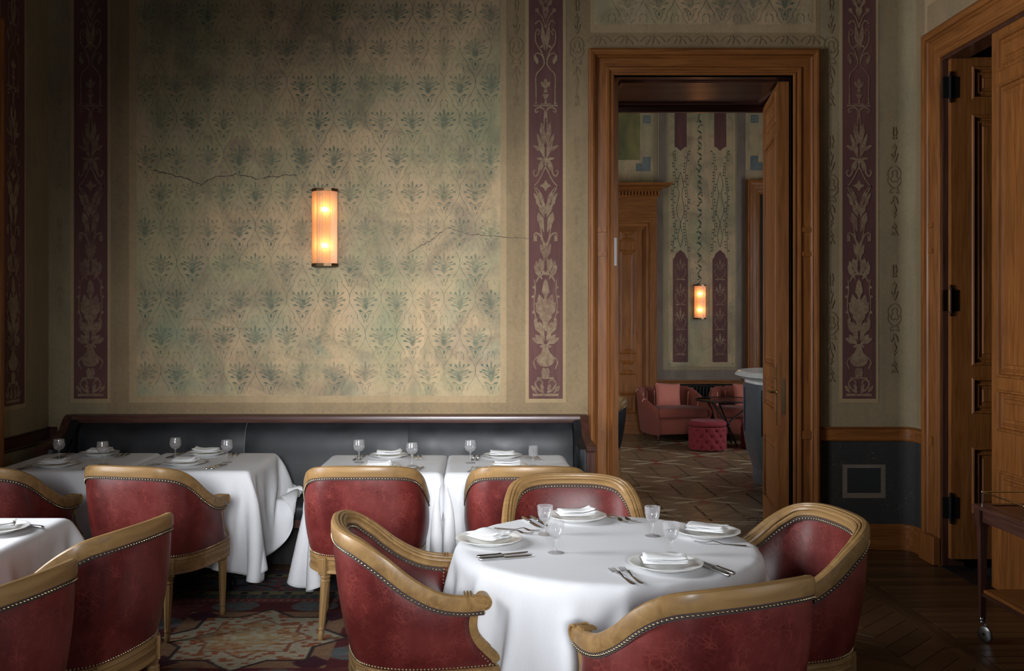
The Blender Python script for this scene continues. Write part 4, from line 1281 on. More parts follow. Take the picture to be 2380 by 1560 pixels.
def cloth_mesh(name, Pc, keep=None, flipx=False):
    A = Pc.copy()
    if flipx: A[..., 0] *= -1
    n1, n2 = A.shape[:2]
    f = []
    for i in range(n1 - 1):
        for j in range(n2 - 1):
            if keep is None or keep[i, j]: f.append((i * n2 + j, (i + 1) * n2 + j, (i + 1) * n2 + j + 1, i * n2 + j + 1) if not flipx else (i * n2 + j, i * n2 + j + 1, (i + 1) * n2 + j + 1, (i + 1) * n2 + j))
    me = bpy.data.meshes.new(name); me.from_pydata(A.reshape(-1, 3).tolist(), [], f)
    me.polygons.foreach_set('use_smooth', [True] * len(me.polygons)); me.materials.append(LINEN)
    return me
def cloth_obj(me, loc, label, group):
    o = mesh_obj('tablecloth', me, loc=loc)
    md = o.modifiers.new('smooth', 'SUBSURF'); md.levels = 1; md.render_levels = 1
    md = o.modifiers.new('thickness', 'SOLIDIFY'); md.thickness = .0014; md.offset = 1
    return tag(o, label, 'tablecloth', group)

HX, HY = .384, .395
TX = [-2.51, -1.735, -.598, .172]; TY = [6.075, 6.075, 5.985, 5.985]
def seat_solid(ty):
    y0 = 6.275 - ty
    def f(P, free):
        mk = free & (P[..., 1] > y0) & (P[..., 2] < .474)
        up = mk & (P[..., 2] > .27); P[..., 2][up] = .474
        lo = mk & ~up; P[..., 1][lo] = y0
        bk = free & (P[..., 1] > 6.68 - ty); P[..., 1][bk] = 6.68 - ty
    return f
def seam_plane(x, s):
    def f(P, free):
        mk = free & (P[..., 0] * s < x * s); P[..., 0][mk] = x
    return f
def side_wall(x):
    def f(P, free):
        mk = free & (P[..., 0] > x); P[..., 0][mk] = x
    return f
CD = .545
cl_a = drape(2 * HX + 2 * CD, 2 * HY + 2 * CD, 58, RectTop(HX, HY), (seat_solid(TY[0]), seam_plane(-HX - .0015, 1), side_wall(HX + .165)), seed=3, hem=(HX, HY, 1))
cl_b = drape(2 * HX + 2 * CD, 2 * HY + 2 * CD, 58, RectTop(HX, HY), (seat_solid(TY[2]), seam_plane(-HX - .0015, 1), side_wall(HX + .165)), rot=R(.8), seed=9, hem=(HX, HY, 1))
G_CL = 'white cloths on the banquette tables'
def rounded(n1, n2, Wd, Ld, hx, hy, r):
    X, Y = np.meshgrid(np.linspace(-Wd / 2, Wd / 2, n1), np.linspace(-Ld / 2, Ld / 2, n2), indexing='ij')
    return np.hypot(np.maximum(abs(X) - hx, 0), np.maximum(abs(Y) - hy, 0)) < r
KP = rounded(*cl_a.shape[:2], 2 * HX + 2 * CD, 2 * HY + 2 * CD, HX, HY, 9)
meA = cloth_mesh('tablecloth', cl_a, KP); meB = cloth_mesh('tablecloth', cl_a, KP, flipx=True); meC = cloth_mesh('tablecloth', cl_b, KP, flipx=True); meD = cloth_mesh('tablecloth', cl_b, KP)
CL = ['white linen cloth on the leftmost banquette table, by the left wall', 'white linen cloth on the second banquette table, pointed corner hanging free in the gap',
      'white linen cloth on the third banquette table, its left corner flaring in the gap', 'white linen cloth on the banquette table nearest the doorway']
for me, x, y, l in zip((meB, meA, meC, meD), TX, TY, CL): cloth_obj(me, (x, y, 0), l, G_CL)

def cast_table(x, y, label, group=None, round_=False, rect=(HX, HY)):
    t = empty('pedestal_table', (x, y, .011), 0, label, 'table', group)
    m = MB()
    if round_: m.lathe([(0, ZTAB - .020), (.580, ZTAB - .020), (.588, ZTAB - .026), (.588, ZTAB - .040), (.580, ZTAB - .046), (0, ZTAB - .046)], 64)
    else: m.bbox(-rect[0] + .030, rect[0] - .030, -rect[1] + .030, rect[1] - .030, ZTAB - .050, ZTAB - .022, .004)
    m.build('table_top', W['oak_x'], t, smooth=30)
    m = MB(); m.lathe([(0, ZTAB - .047), (.14, ZTAB - .047), (.14, ZTAB - .055), (.04, ZTAB - .07), (.035, .45), (.055, .33), (.060, .28), (.045, .22), (.05, .16), (.03, .14), (0, .14)], 20); m.build('column', IRON, t, smooth=40)
    for k in range(4):
        a = R(45 + 90 * k); ca, sa = math.cos(a), math.sin(a)
        r_ = .30 if not round_ else .36
        m = MB(); m.tube([(.03 * ca, .03 * sa, .22), (.12 * ca, .12 * sa, .20), (.22 * ca, .22 * sa, .12), (r_ * ca, r_ * sa, .075)], [.026, .024, .020, .016], 8); lg = m.build('leg', IRON, t, smooth=50)
        m = MB(); m.tube([(r_ * ca, r_ * sa, .085), (r_ * ca, r_ * sa, .035)], .008, 6)
        for s in (-1, 1):
            c = Vector((r_ * ca - s * .016 * sa, r_ * sa + s * .016 * ca, .031)); Mx = Matrix.Translation(c) @ Matrix.Rotation(a, 4, 'Z') @ Matrix.Rotation(R(90), 4, 'X')
            m.lathe([(.006, -.009), (.026, -.009), (.031, -.004), (.031, .004), (.026, .009), (.006, .009), (.006, -.009)], 14, M=Mx)
        m.build('caster', IRON, lg, smooth=40)
    return t
TG = 'pedestal tables under the banquette cloths'
for x, y, l in zip(TX, TY, ('table beneath the leftmost white cloth at the banquette', 'table on casters beneath the second white cloth at the banquette', 'table beneath the third white cloth at the banquette', 'table beneath the white cloth nearest the doorway at the banquette')):
    cast_table(x, y, l, TG)
cast_table(-2.225, 3.97, 'foreground square table on the left, under its white cloth', rect=(.39, .41))
cast_table(.50, 3.835, 'round pedestal table under the large white cloth', round_=True)
cl_t5 = drape(1.76, 1.80, 50, RectTop(.394, .415), (), seed=21, steps=200)
cloth_obj(cloth_mesh('tablecloth', cl_t5), (-2.225, 3.97, 0), 'white linen cloth on the foreground square table at the left edge', 'single cloths')
RT = (.50, 3.835)
def chair_solid(p, ang):
    a = R(ang); ca, sa = math.cos(a), math.sin(a)
    ox, oy = p[0] - RT[0], p[1] - RT[1]
    def f(P, free):
        dx, dy = P[..., 0] - ox, P[..., 1] - oy
        lx, ly = dx * ca + dy * sa, -dx * sa + dy * ca
        h = np.where(abs(lx) < .235, .525, .700)
        mk = free & (abs(lx) < .335) & (ly > -.28) & (ly < .325) & (P[..., 2] < h)
        up = mk & (P[..., 2] > h - .06); P[..., 2][up] = h[up]
        lo = mk & ~up
        ny2 = np.full_like(ly, .325)
        X2 = lx * ca - ny2 * sa + ox; Y2 = lx * sa + ny2 * ca + oy
        P[..., 0][lo] = X2[lo]; P[..., 1][lo] = Y2[lo]
    return f
cl_r = drape(2.14, 2.14, 74, RoundTop(.60), [], rot=R(17), seed=5, steps=240)
cloth_obj(cloth_mesh('tablecloth', cl_r), (*RT, 0), 'large white linen cloth falling over the round table in front', 'single cloths')

# ------------------------------------------------------------------ tableware
ZT_ = ZTAB + .0065
def plate_mesh(R_=.133):
    m = MB(); k = R_ / .133
    wav = lambda a, r, z: 1 + (.008 * math.cos(12 * a) if r > .10 else 0)
    m.lathe([(0, .006), (.070 * k, .006), (.078 * k, .008), (.088 * k, .016), (.118 * k, .021), (.131 * k, .0245), (.1335 * k, .0235), (.131 * k, .0205), (.10 * k, .0125), (.082 * k, .004), (.076 * k, .0), (.070 * k, .0), (.068 * k, .002), (0, .002)], 60, flute=wav)
    return m.mesh('plate', PORCELAIN, 40)
PLATE = plate_mesh()
def napkin_mesh(seed, w=.160, d=.105, ruff=0.0, lift=0.0):
    """a linen square folded into soft overlapping layers"""
    r = random.Random(seed)
    m = MB(); z0 = .0
    for li in range(3):
        hw, hd_, th = w / 2 * (1 - .03 * li), d / 2 * (1 - .04 * li), .0075
        ox, oy, rot = r.uniform(-.006, .006), r.uniform(-.004, .004), R(r.uniform(-4, 4))
        ph = r.uniform(0, 6)
        def H(x, y):
            q = .004 * math.sin(x * 38 + ph) * (.3 + abs(y) / d) + .003 * math.sin(y * 50 + x * 18 + ph) + lift * max(0, x / (w / 2)) ** 2 + (.006 * (x / (w / 2)) ** 2)
            q += ruff * max(0, x / (w / 2) - .55) * (.5 + .5 * math.sin(y * 190))
            return q * (.4 + .3 * li)
        top_, bot = [], []
        nu, nv = 22, 14
        for i in range(nu + 1):
            ta, ba = [], []
            for j in range(nv + 1):
                u, v = -1 + 2 * i / nu, -1 + 2 * j / nv
                eu = min(1, (1 - abs(u)) / .10); ev = min(1, (1 - abs(v)) / .12)
                e = min(eu, ev); e = math.sqrt(max(0, 1 - (1 - e) ** 2))
                x, y = u * hw, v * hd_ * (1 + .05 * math.sin(u * 3 + ph))
                X_ = ox + x * math.cos(rot) - y * math.sin(rot); Y_ = oy + x * math.sin(rot) + y * math.cos(rot)
                z = z0 + H(x, y)
                ta.append((X_, Y_, z + th * (.5 + .5 * e))); ba.append((X_, Y_, z + th * (.5 - .5 * e)))
            top_.append(ta); bot.append(ba)
        m.grid(top_, flip=True); m.grid(bot)
        z0 += th * .92
    return m.mesh('napkin', NAPKIN, 70)
NAPS = [napkin_mesh(1), napkin_mesh(2, .150, .11, .02), napkin_mesh(3, .165, .10, 0, .010), napkin_mesh(4, .155, .115, .015, .006)]

def glass_set(kind):
    prof = {'tumbler': [(.0125, .056), (.020, .064), (.0265, .076), (.0300, .090), (.0318, .108), (.0322, .122)],
            'balloon': [(.006, .070), (.020, .075), (.030, .086), (.0355, .100), (.0360, .114), (.0330, .130), (.0315, .140)],
            'square': [(.008, .056), (.024, .060), (.0275, .064), (.0280, .090), (.0282, .122)]}[kind]
    stem = {'tumbler': [(0, .058), (.011, .056), (.007, .048), (.0048, .040), (.0045, .024), (.006, .012), (.012, .006), (.030, .0030), (.0315, .0015), (.0310, 0), (0, 0)],
            'balloon': [(0, .073), (.007, .071), (.0058, .064), (.0045, .050), (.0042, .030), (.0050, .014), (.012, .006), (.031, .0030), (.0325, .0015), (.032, 0), (0, 0)],
            'square': [(0, .060), (.010, .057), (.007, .050), (.011, .044), (.007, .038), (.009, .030), (.006, .020), (.008, .012), (.014, .006), (.028, .003), (.0295, .0015), (.029, 0), (0, 0)]}[kind]
    t = .0012
    out = crom([(r, 0, z) for r, z in prof], 4)[:, [0, 2]]
    inn = [(max(r - t, .0005), z) for r, z in out if z > prof[0][1] + .006]
    full = [tuple(p) for p in out] + inn[::-1] + [(0.0003, prof[0][1] + .006)]
    cut = (lambda a, r, z: 1 - .02 * abs(math.sin(8 * a)) if z < .10 else 1)
    a = MB().lathe(full, 32, flute=cut).mesh('bowl', ETCHED, 60)
    b = MB().lathe(stem, 24).mesh('stem', STEMGLASS, 40)
    return a, b
GL = {k: glass_set(k) for k in ('tumbler', 'balloon', 'square')}

def fork_mesh():
    m = MB()
    def zc(x): return .0045 + .010 * math.exp(-((x - .128) / .020) ** 2) * 1.0 + .004 * max(0, (x - .165) / .035)
    st = [(0, .0055), (.004, .0095), (.02, .0105), (.05, .0075), (.09, .0035), (.118, .0030), (.130, .0045), (.140, .0100), (.150, .0122), (.160, .0125)]
    rows = []
    for x, w in st:
        z = zc(x); t = .0013
        rows.append([(x, -w, z), (x, -w * .5, z + t), (x, w * .5, z + t), (x, w, z), (x, w * .5, z - t), (x, -w * .5, z - t)])
    m.grid(rows, cv=True); m.poly(rows[0]); m.poly(rows[-1])
    for k in range(4):
        yc = -.0105 + k * .007
        rows = []
        for x in (.159, .175, .190, .202):
            z = zc(x); w = .0019 * (1 - (x - .159) / .065); t = .0010
            rows.append([(x, yc - w, z - t), (x, yc - w, z + t), (x, yc + w, z + t), (x, yc + w, z - t)])
        m.grid(rows, cv=True); m.poly(rows[-1])
    return m.mesh('fork', SILVER, 50)
FORK = fork_mesh()
def knife_meshes():
    m = MB(); rows = []
    for x, w, t in ((0, .003, .003), (.002, .0075, .0055), (.012, .0095, .0065), (.05, .0085, .006), (.085, .0070, .0052), (.094, .0085, .0062), (.098, .0085, .0062), (.102, .0055, .004)):
        rows.append([(x, w * math.cos(a), .0068 + t * math.sin(a)) for a in [2 * math.pi * k / 10 for k in range(10)]])
    m.grid(rows, cv=True); m.poly(rows[0]); m.poly(rows[-1])
    b = MB(); rows = []
    for x, y0, y1 in ((.100, -.005, .005), (.106, -.0085, .0085), (.15, -.0088, .0088), (.19, -.0085, .0088), (.208, -.002, .0088), (.214, .005, .0085)):
        rows.append([(x, y0, .0040), (x, y1, .0040), (x, y1, .0062), (x, y0, .0046)])
    b.grid(rows, cv=True); b.poly(rows[0]); b.poly(rows[-1])
    return m.mesh('handle', SILVER, 50), b.mesh('blade', STEEL, 40)
KN = knife_meshes()
def put_plate(x, y, where, nap=0, rz=0, nap_off=(0, 0), sc=1.0):
    p = mesh_obj('plate', PLATE, loc=(x, y, ZT_), rot=(0, 0, rz)); p.scale = (sc,) * 3
    tag(p, 'white scalloped dinner plate ' + where, 'plate', 'dinner plates')
    n = mesh_obj('napkin', NAPS[nap], loc=(x + nap_off[0], y + nap_off[1], ZT_ + .0225 * sc), rot=(0, 0, rz))
    tag(n, 'folded white napkin lying on the plate ' + where, 'napkin', 'folded napkins')
def put_glass(x, y, kind, label):
    g = empty('wine_glass', (x, y, ZT_ - .0015), 0, label, 'glass', 'stemmed glasses')
    mesh_obj('bowl', GL[kind][0], g); mesh_obj('stem', GL[kind][1], g)
def put_fork(x, y, x2, y2, label):
    o = mesh_obj('fork', FORK, loc=(x, y, ZT_ - .001), rot=(0, 0, math.degrees(math.atan2(y2 - y, x2 - x)))); tag(o, label, 'fork', 'table forks')
def put_knife(x, y, x2, y2, label):
    k = empty('knife', (x, y, ZT_ - .001), math.degrees(math.atan2(y2 - y, x2 - x)), label, 'knife', 'table knives')
    mesh_obj('handle', KN[0], k); mesh_obj('blade', KN[1], k)

# round table
put_plate(.665, 3.47, 'nearest us on the round table', 0, -4)
put_plate(.035, 3.857, 'overhanging the left of the round table', 3, -48, (.005, -.005))
put_plate(.428, 4.302, 'at the back of the round table', 2, 10)
put_plate(.937, 3.987, 'at the right of the round table', 0, -28)
put_glass(.709, 3.985, 'tumbler', 'small etched stemmed glass at the back right of the round table')
put_glass(.725, 3.675, 'tumbler', 'small etched stemmed glass behind the nearest plate')
put_glass(.269, 4.010, 'tumbler', 'small stemmed glass at the back left of the round table, in front of the knives')
put_glass(.289, 3.700, 'tumbler', 'small etched stemmed glass beside the tips of the left pair of knives')
put_fork(.516, 3.245, .442, 3.531, 'left fork of the pair beside the nearest plate on the round table')
put_fork(.545, 3.255, .480, 3.556, 'right fork of the pair beside the nearest plate on the round table')
put_knife(.885, 3.372, .800, 3.580, 'right knife of the pair beside the nearest plate on the round table')
put_knife(.862, 3.345, .775, 3.550, 'left knife of the pair beside the nearest plate on the round table')
put_knife(-.014, 3.610, .250, 3.715, 'rear knife of the pair in front of the left plate on the round table')
put_knife(-.006, 3.572, .240, 3.655, 'front knife of the pair in front of the left plate on the round table')
put_knife(.190, 4.330, .280, 4.040, 'left knife of the pair beside the back plate on the round table')
put_knife(.228, 4.350, .315, 4.070, 'right knife of the pair beside the back plate on the round table')
put_fork(.555, 4.400, .638, 4.230, 'left fork of the pair beside the back plate on the round table')
put_fork(.585, 4.415, .672, 4.250, 'right fork of the pair beside the back plate on the round table')
put_fork(1.045, 3.795, .850, 3.857, 'fork in front of the right plate on the round table')
put_knife(.965, 4.150, .745, 4.060, 'knife mostly hidden behind the right plate on the round table')
put_fork(.035, 4.080, .150, 4.03 + .0, 'fork behind the left plate on the round table, handle end showing'); 
put_fork(.060, 4.115, .180, 4.075, 'rearmost fork behind the left plate on the round table')
# banquette tables
put_plate(-2.487, 6.325, 'at the banquette side of the leftmost table', 1, 0, sc=.96)
put_plate(-2.565, 5.841, 'on the near side of the leftmost table', 3, 4, sc=.96)
put_plate(-1.792, 6.33, 'at the banquette side of the second table', 2, 180, sc=.96)
put_plate(-1.802, 5.910, 'on the near side of the second table', 1, -4, sc=.96)
put_plate(-.585, 6.235, 'at the banquette side of the third table', 2, 4, sc=.94)
put_plate(-.600, 5.760, 'on the near side of the third table', 1, 0, sc=.94)
put_plate(.144, 6.221, 'at the banquette side of the doorway table', 0, 0, sc=.94)
put_plate(.165, 5.770, 'on the near side of the doorway table', 2, 0, sc=.94)
put_glass(-2.641, 6.07, 'balloon', 'balloon glass at the far left of the leftmost table')
put_glass(-2.317, 5.94, 'balloon', 'etched balloon glass between the two plates of the leftmost table')
put_glass(-1.930, 6.13, 'balloon', 'balloon glass on the left of the second table')
put_glass(-1.575, 6.02, 'balloon', 'balloon glass on the right of the second table')
put_glass(-.754, 6.02, 'balloon', 'stemmed glass on the left of the third table')
put_glass(-.414, 5.88, 'balloon', 'etched stemmed glass on the right of the third table')
put_glass(-.061, 6.00, 'balloon', 'clear stemmed glass on the left of the table nearest the doorway')
put_glass(.323, 5.88, 'square', 'straight sided goblet on the right of the table nearest the doorway')
for tx, ty, nm in ((-2.52, 6.08, 'the leftmost table'), (-1.80, 6.10, 'the second table'), (-.59, 5.99, 'the third table'), (.155, 5.99, 'the table nearest the doorway')):
    for dx, q in ((.165, 'left'), (.195, 'right')):
        put_knife(tx + dx + .01, ty - .37, tx + dx + .07, ty - .10, '%s knife of the pair on the near side of %s' % (q, nm))
        put_knife(tx - dx + .005, ty + .30, tx - dx - .02, ty + .02, '%s knife of the pair on the banquette side of %s' % ('right' if q == 'left' else 'left', nm))
        put_fork(tx - dx - .03, ty - .37, tx - dx + .02, ty - .10, '%s fork of the pair on the near side of %s' % ('right' if q == 'left' else 'left', nm))
        put_fork(tx + dx + .005, ty + .315, tx + dx + .03, ty + .02, '%s fork of the pair on the banquette side of %s' % (q, nm))
# foreground table
put_plate(-2.03, 4.055, 'on the foreground square table at the left edge', 0, 20)
put_knife(-1.858, 4.118, -2.10, 4.24, 'knife beside the plate on the foreground square table')
# ------------------------------------------------------------------ wall sconces
def emis(name, c, s):
    m, nt, b = newmat(name); b.inputs['Emission Color'].default_value = (*c, 1); b.inputs['Emission Strength'].default_value = s; b.inputs['Base Color'].default_value = (*c, 1)
    return m
BULB = emis('warm_filament_bulb', (1.0, .52, .20), 75)
m, nt, b = newmat('ribbed_warm_glass'); nt.nodes.remove(b); out = nt.nodes['Material Output']
t1 = N(nt, 'ShaderNodeBsdfTransparent'); t1.inputs[0].default_value = (1, .90, .78, 1)
t2 = N(nt, 'ShaderNodeBsdfTranslucent'); t2.inputs[0].default_value = (.85, .52, .27, 1)
t3 = N(nt, 'ShaderNodeBsdfGlossy'); t3.inputs['Roughness'].default_value = .22
t4 = N(nt, 'ShaderNodeBsdfDiffuse'); t4.inputs[0].default_value = (.78, .55, .34, 1)
q1 = N(nt, 'ShaderNodeMixShader'); q1.inputs[0].default_value = .62; nt.links.new(t1.outputs[0], q1.inputs[1]); nt.links.new(t2.outputs[0], q1.inputs[2])
q2 = N(nt, 'ShaderNodeMixShader'); q2.inputs[0].default_value = .24; nt.links.new(q1.outputs[0], q2.inputs[1]); nt.links.new(t4.outputs[0], q2.inputs[2])
fr = N(nt, 'ShaderNodeFresnel'); fr.inputs[0].default_value = 1.45
q3 = N(nt, 'ShaderNodeMixShader'); nt.links.new(fr.outputs[0], q3.inputs[0]); nt.links.new(q2.outputs[0], q3.inputs[1]); nt.links.new(t3.outputs[0], q3.inputs[2])
nt.links.new(q3.outputs[0], out.inputs[0])
RIB = m
def sconce(x, y, z0, z1, w, label, power):
    s = empty('wall_sconce', (x, y, z0), 0, label, 'wall lamp')
    H = z1 - z0; d = w * .56
    plan = [(-w / 2, 0), (-w / 2, -d * .42), (-w * .27, -d * .92), (w * .02, -d), (w * .30, -d * .86), (w / 2, -d * .42), (w / 2, 0)]
    for a, b_ in ((0, .020), (H - .020, H)):
        m = MB(); m.prism(plan, a, b_, 'z'); m.build('end_cap', BRONZE, s)
    MB().box(-w / 2 + .01, w / 2 - .01, -.008, 0, .02, H - .02).build('back_plate', BRASS, s)
    for k in range(len(plan) - 1):
        a, b_ = np.array(plan[k]) * .965, np.array(plan[k + 1]) * .965
        L = np.linalg.norm(b_ - a)
        if L < .01: continue
        n = max(3, int(round(L / .0075))); tt = (b_ - a) / L; nn = np.array([tt[1], -tt[0]])
        if nn @ (a + b_) < 0: nn = -nn
        pts = []
        for i in range(n):
            for f_ in (0, .25, .5, .75): pts.append(a + tt * L * (i + f_) / n + nn * .0024 * math.sin(math.pi * f_))
        pts.append(b_)
        m = MB(); m.grid([[(p[0], p[1], .02) , (p[0], p[1], H - .02)] for p in pts]); m.build('glass_panel', RIB, s, smooth=30)
    for zz in (.27, .735):
        m = MB(); m.ball((0, -d * .48, H * zz), .021, 12, 8, (1.15, 1, .8)); m.build('bulb', BULB, s, smooth=80)
        m = MB(); m.tube([(0, -.008, H * zz), (0, -d * .48 + .02, H * zz)], .010, 8); m.build('lamp_holder', BRASS, s)
    return s
sconce(bx(757), YB - .004, bz(620) + .0, bz(441) - .0, .186, 'tall ribbed glass wall lamp with bronze caps on the green dining room wall', 1)

# ------------------------------------------------------------------ lounge wall
KF = 160.71
def fx(px): return (px - 1116) / KF
def fz(py): return 1.65 + (741 - py) / KF
def FR(a, b, c, d): return (fx(a), fx(b), fz(d), fz(c))
paint(wall_far, 'painted_panel', P['greystone'], [FR(1527, 1548, 60, 425), FR(1712, 1733, 60, 884), FR(1527, 1541, 425, 884), FR(1541, 1712, 860, 884)], far, .001)
paint(wall_far, 'painted_field', P['green'], [FR(1553, 1708, 60, 852), FR(1380, 1520, 60, 425), FR(1733, 1850, 60, 420)], far, .0015)
paint(wall_far, 'painted_field', P['gold'], [FR(1380, 1488, 100, 372)], far, .002)
paint(wall_far, 'painted_border', P['line'], [FR(1555, 1557, 60, 848), FR(1702, 1704, 60, 848), FR(1555, 1704, 846, 848), FR(1604, 1605, 60, 838), FR(1648, 1649, 60, 838), FR(1518, 1520, 60, 425), FR(1529, 1531, 60, 425), FR(1562, 1563, 350, 842), FR(1600, 1601, 350, 842), FR(1654, 1655, 350, 842), FR(1691, 1692, 350, 842)], far, .003)
F = Flat(far, .003, 0, 0, 1)
for a, b in ((1564, 1599), (1656, 1691)):
    c = (a + b) / 2
    F.poly([(fx(a), fz(842)), (fx(b), fz(842)), (fx(b), fz(602)), (fx(b - 3), fz(600)), (fx(b - 7), fz(590)), (fx(c), fz(581)), (fx(a + 7), fz(590)), (fx(a + 3), fz(600)), (fx(a), fz(602))])
    F.poly([(fx(a + 4), fz(60)), (fx(b - 3), fz(60)), (fx(b - 3), fz(342)), (fx(b - 7), fz(342)), (fx(c), fz(351)), (fx(a + 8), fz(342)), (fx(a + 4), fz(342))])
F.m.build('painted_lancet', P['burgundy'], wall_far)
F = Flat(far, .004, 0, 0, 1 / KF)
for c in (1581.5, 1673.5):
    F.u0 = fx(c); F.z0 = fz(0)
    for y in range(600, 790, 58):
        for g in (1, -1):
            F.rib([(0, -y - 50), (g * 10, -y - 40), (g * 12, -y - 28), (g * 4, -y - 22), (g * 2, -y - 30)], 1.4); F.leaf(g * 1, -y - 30, g * 9, -y - 8, 2); F.leaf(0, -y - 50, g * 12, -y - 50, 1.8); F.leaf(g * 2, -y - 18, g * 14, -y - 16, 1.5)
        F.leaf(0, -y - 24, 0, -y, 2.6)
F.m.build('painted_arabesque', P['arabesque'], wall_far)
F = Flat(far, .004, 0, fz(0), 1 / KF)
rr = random.Random(5)
for c in (1581.5, 1673.5):
    F.u0 = fx(c)
    for g in (1, -1):
        F.rib([(g * (17 - 5 * math.sin(y / 37) ** 2), -y) for y in range(352, 588, 9)], .7, 2)
        for y in range(352, 586, 7):
            x = 17 - 5 * math.sin(y / 37) ** 2; F.ell(g * (x + rr.choice((-4, 3.5))), -y, 1.7, 1.9, 6)
        F.rib([(0, -400), (g * 7, -430), (g * 3, -452), (g * 9, -490), (0, -520), (g * 6, -550), (0, -575)], .8)
F.u0 = fx(1626)
for y in range(250, 655, 26):
    F.leaf(-5, -y, 5, -y - 9, 2.2); F.leaf(5, -y - 9, -5, -y - 24, 1.0)
    for k in range(3): F.ell(rr.uniform(-6, 6), -y - rr.uniform(0, 24), 1.8, 1.8, 6)
F.m.build('painted_vine', P['vine'], wall_far)
paint(wall_far, 'painted_tile', P['blue'], [FR(1495, 1512, 268, 287), FR(1745, 1763, 267, 286), FR(1493, 1512, 365, 398), FR(1478, 1493, 380, 398), FR(1744, 1762, 362, 396), FR(1762, 1790, 378, 396)], far, .0035)
F = Flat(far, .0045, 0, fz(0), 1 / KF)
for cx, cy in ((1503.5, 277.5), (1754, 276.5)):
    F.u0 = fx(cx)
    for k in range(4): a = R(45 + 90 * k); F.leaf(1.5 * math.cos(a), -cy + 1.5 * math.sin(a), 8 * math.cos(a), -cy + 8 * math.sin(a), 1.6)
for cx, g in ((1500, -1), (1756, 1)):
    F.u0 = fx(cx)
    F.rib([(g * 0, -368), (g * -4, -376), (g * 2, -386), (g * 12, -390), (g * 18, -392)], 1.1); F.rib([(g * 2, -372), (g * 6, -382), (g * -2, -394)], 1.1)
F.m.build('painted_scroll', P['pale'], wall_far)

# wood surround and double door on the left, with dentil cornice
fplane = lambda u, z, l=0: (u, YL - l, z)
d4 = empty('door_4', (0, 0, 0), kind='structure')
casing(d4, fx(1360), fx(1490), fz(537), far, [(0, .03), (.02, .034), (.03, .05), (.05, .05), (.055, .07), (.10, .075), (.11, .09), (.15, .10), (.19, .10), (.215, .11), (.22, 0)])
MB().box(fx(1322), fx(1524), YL - .10, YL, fz(507), fz(462)).build('frieze', W['oak_x'], d4)
# cornice with mitred returns
cp = [(.10, fz(462)), (.125, fz(458)), (.125, fz(446)), (.16, fz(443)), (.20, fz(438)), (.27, fz(436)), (.285, fz(432)), (.285, fz(430)), (0, fz(430))]
m = MB(); xr, xl = fx(1525), fx(1321)
m.grid([[(xl - (p - .10), YL, z) for p, z in cp], [(xl - (p - .10), YL - p, z) for p, z in cp], [(xr + (p - .10), YL - p, z) for p, z in cp], [(xr + (p - .10), YL, z) for p, z in cp]])
m.build('cornice', W['oak_x'], d4)
m = MB(); x = xl
while x < xr: m.box(x, x + .026, YL - .145, YL - .12, fz(457), fz(448)); x += .047
tag(m.build('dentils', W['oak_x'], d4), kind='stuff')
wd = fx(1490) - fx(1425)
for k in range(2):
    leaf(d4, wd, fz(537) - .02, [(fz(965), fz(915)), (fz(873), fz(842)), (fz(826), fz(586)), (fz(566), fz(541))] if False else [(.26, .58), (.82, 1.03), (1.12, 2.62), (2.74, 2.90)], (fx(1360) + wd * k, YL - .055, .02), 0, stile=.075, t=.05, prof=[(0, 0), (.02, .012), (.04, .004), (.055, -.006), (.075, .0)])
m = MB(); m.box(fx(1322), fx(1525), YL - .12, YL, 0, fz(978)); m.build('plinth', W['oak_x'], d4)
# frame on the right
d5 = empty('door_5', (0, 0, 0), kind='structure')
casing(d5, fx(1766), fx(1950), fz(452), far, [(0, .02), (.015, .03), (.03, .045), (.06, .05), (.07, .065), (.12, .07), (.13, .085), (.155, .09), (.17, .09), (.185, .11), (.20, .11), (.205, 0)])
MB().box(fx(1766), fx(1950), YL - .01, YL, 0, fz(452)).build('darkness_sheet', DARK, d5)  # near-black sheet on the solid wall, painted as an unlit doorway
# window-sill rail over the radiator
m = MB(); m.box(fx(1525), fx(1735), YL - .06, YL, fz(892), fz(886)); m.box(fx(1525), fx(1735), YL - .09, YL, fz(886), fz(883)); tag(m.build('trim_6', W['oak_x']), kind='structure')
paint(wall_far, 'painted_dado', P['dado'], [FR(1525, 1735, 892, 1006)], far, .0015)
tag(MB().box(fx(1525), fx(1735), YL - .02, YL, 0, .14).build('baseboard_far', W['oak_x']), kind='structure')
sc2 = sconce(fx(1625.5), YL - .006, fz(742), fz(662), .168, 'small glowing glass wall lamp between the maroon painted panels of the lounge', 1)

# radiator
rd = empty('radiator', (fx(1610), YL - .12, 0), 0, 'long black column radiator under the wooden sill, behind the velvet chairs', 'radiator')
m = MB(); w0 = fx(1702) - fx(1532)
n = int(w0 / .046)
for k in range(n):
    x = -w0 / 2 + (k + .5) * w0 / n
    for y in (-.035, .035): m.tube([(x, y, .12), (x, y, fz(899)), (x, y * .3, fz(896))], .012, 6)
tag(m.build('column', IRON, rd, smooth=50), kind='stuff')
for z in (.14, fz(903)): m = MB(); m.tube([(-w0 / 2 - .03, 0, z), (w0 / 2 + .02, 0, z)], .020, 8); m.build('header_pipe', IRON, rd, smooth=50)
for x in (-w0 / 2 + .05, w0 / 2 - .05): MB().box(x - .015, x + .015, -.05, .05, 0, .14).build('foot', IRON, rd)

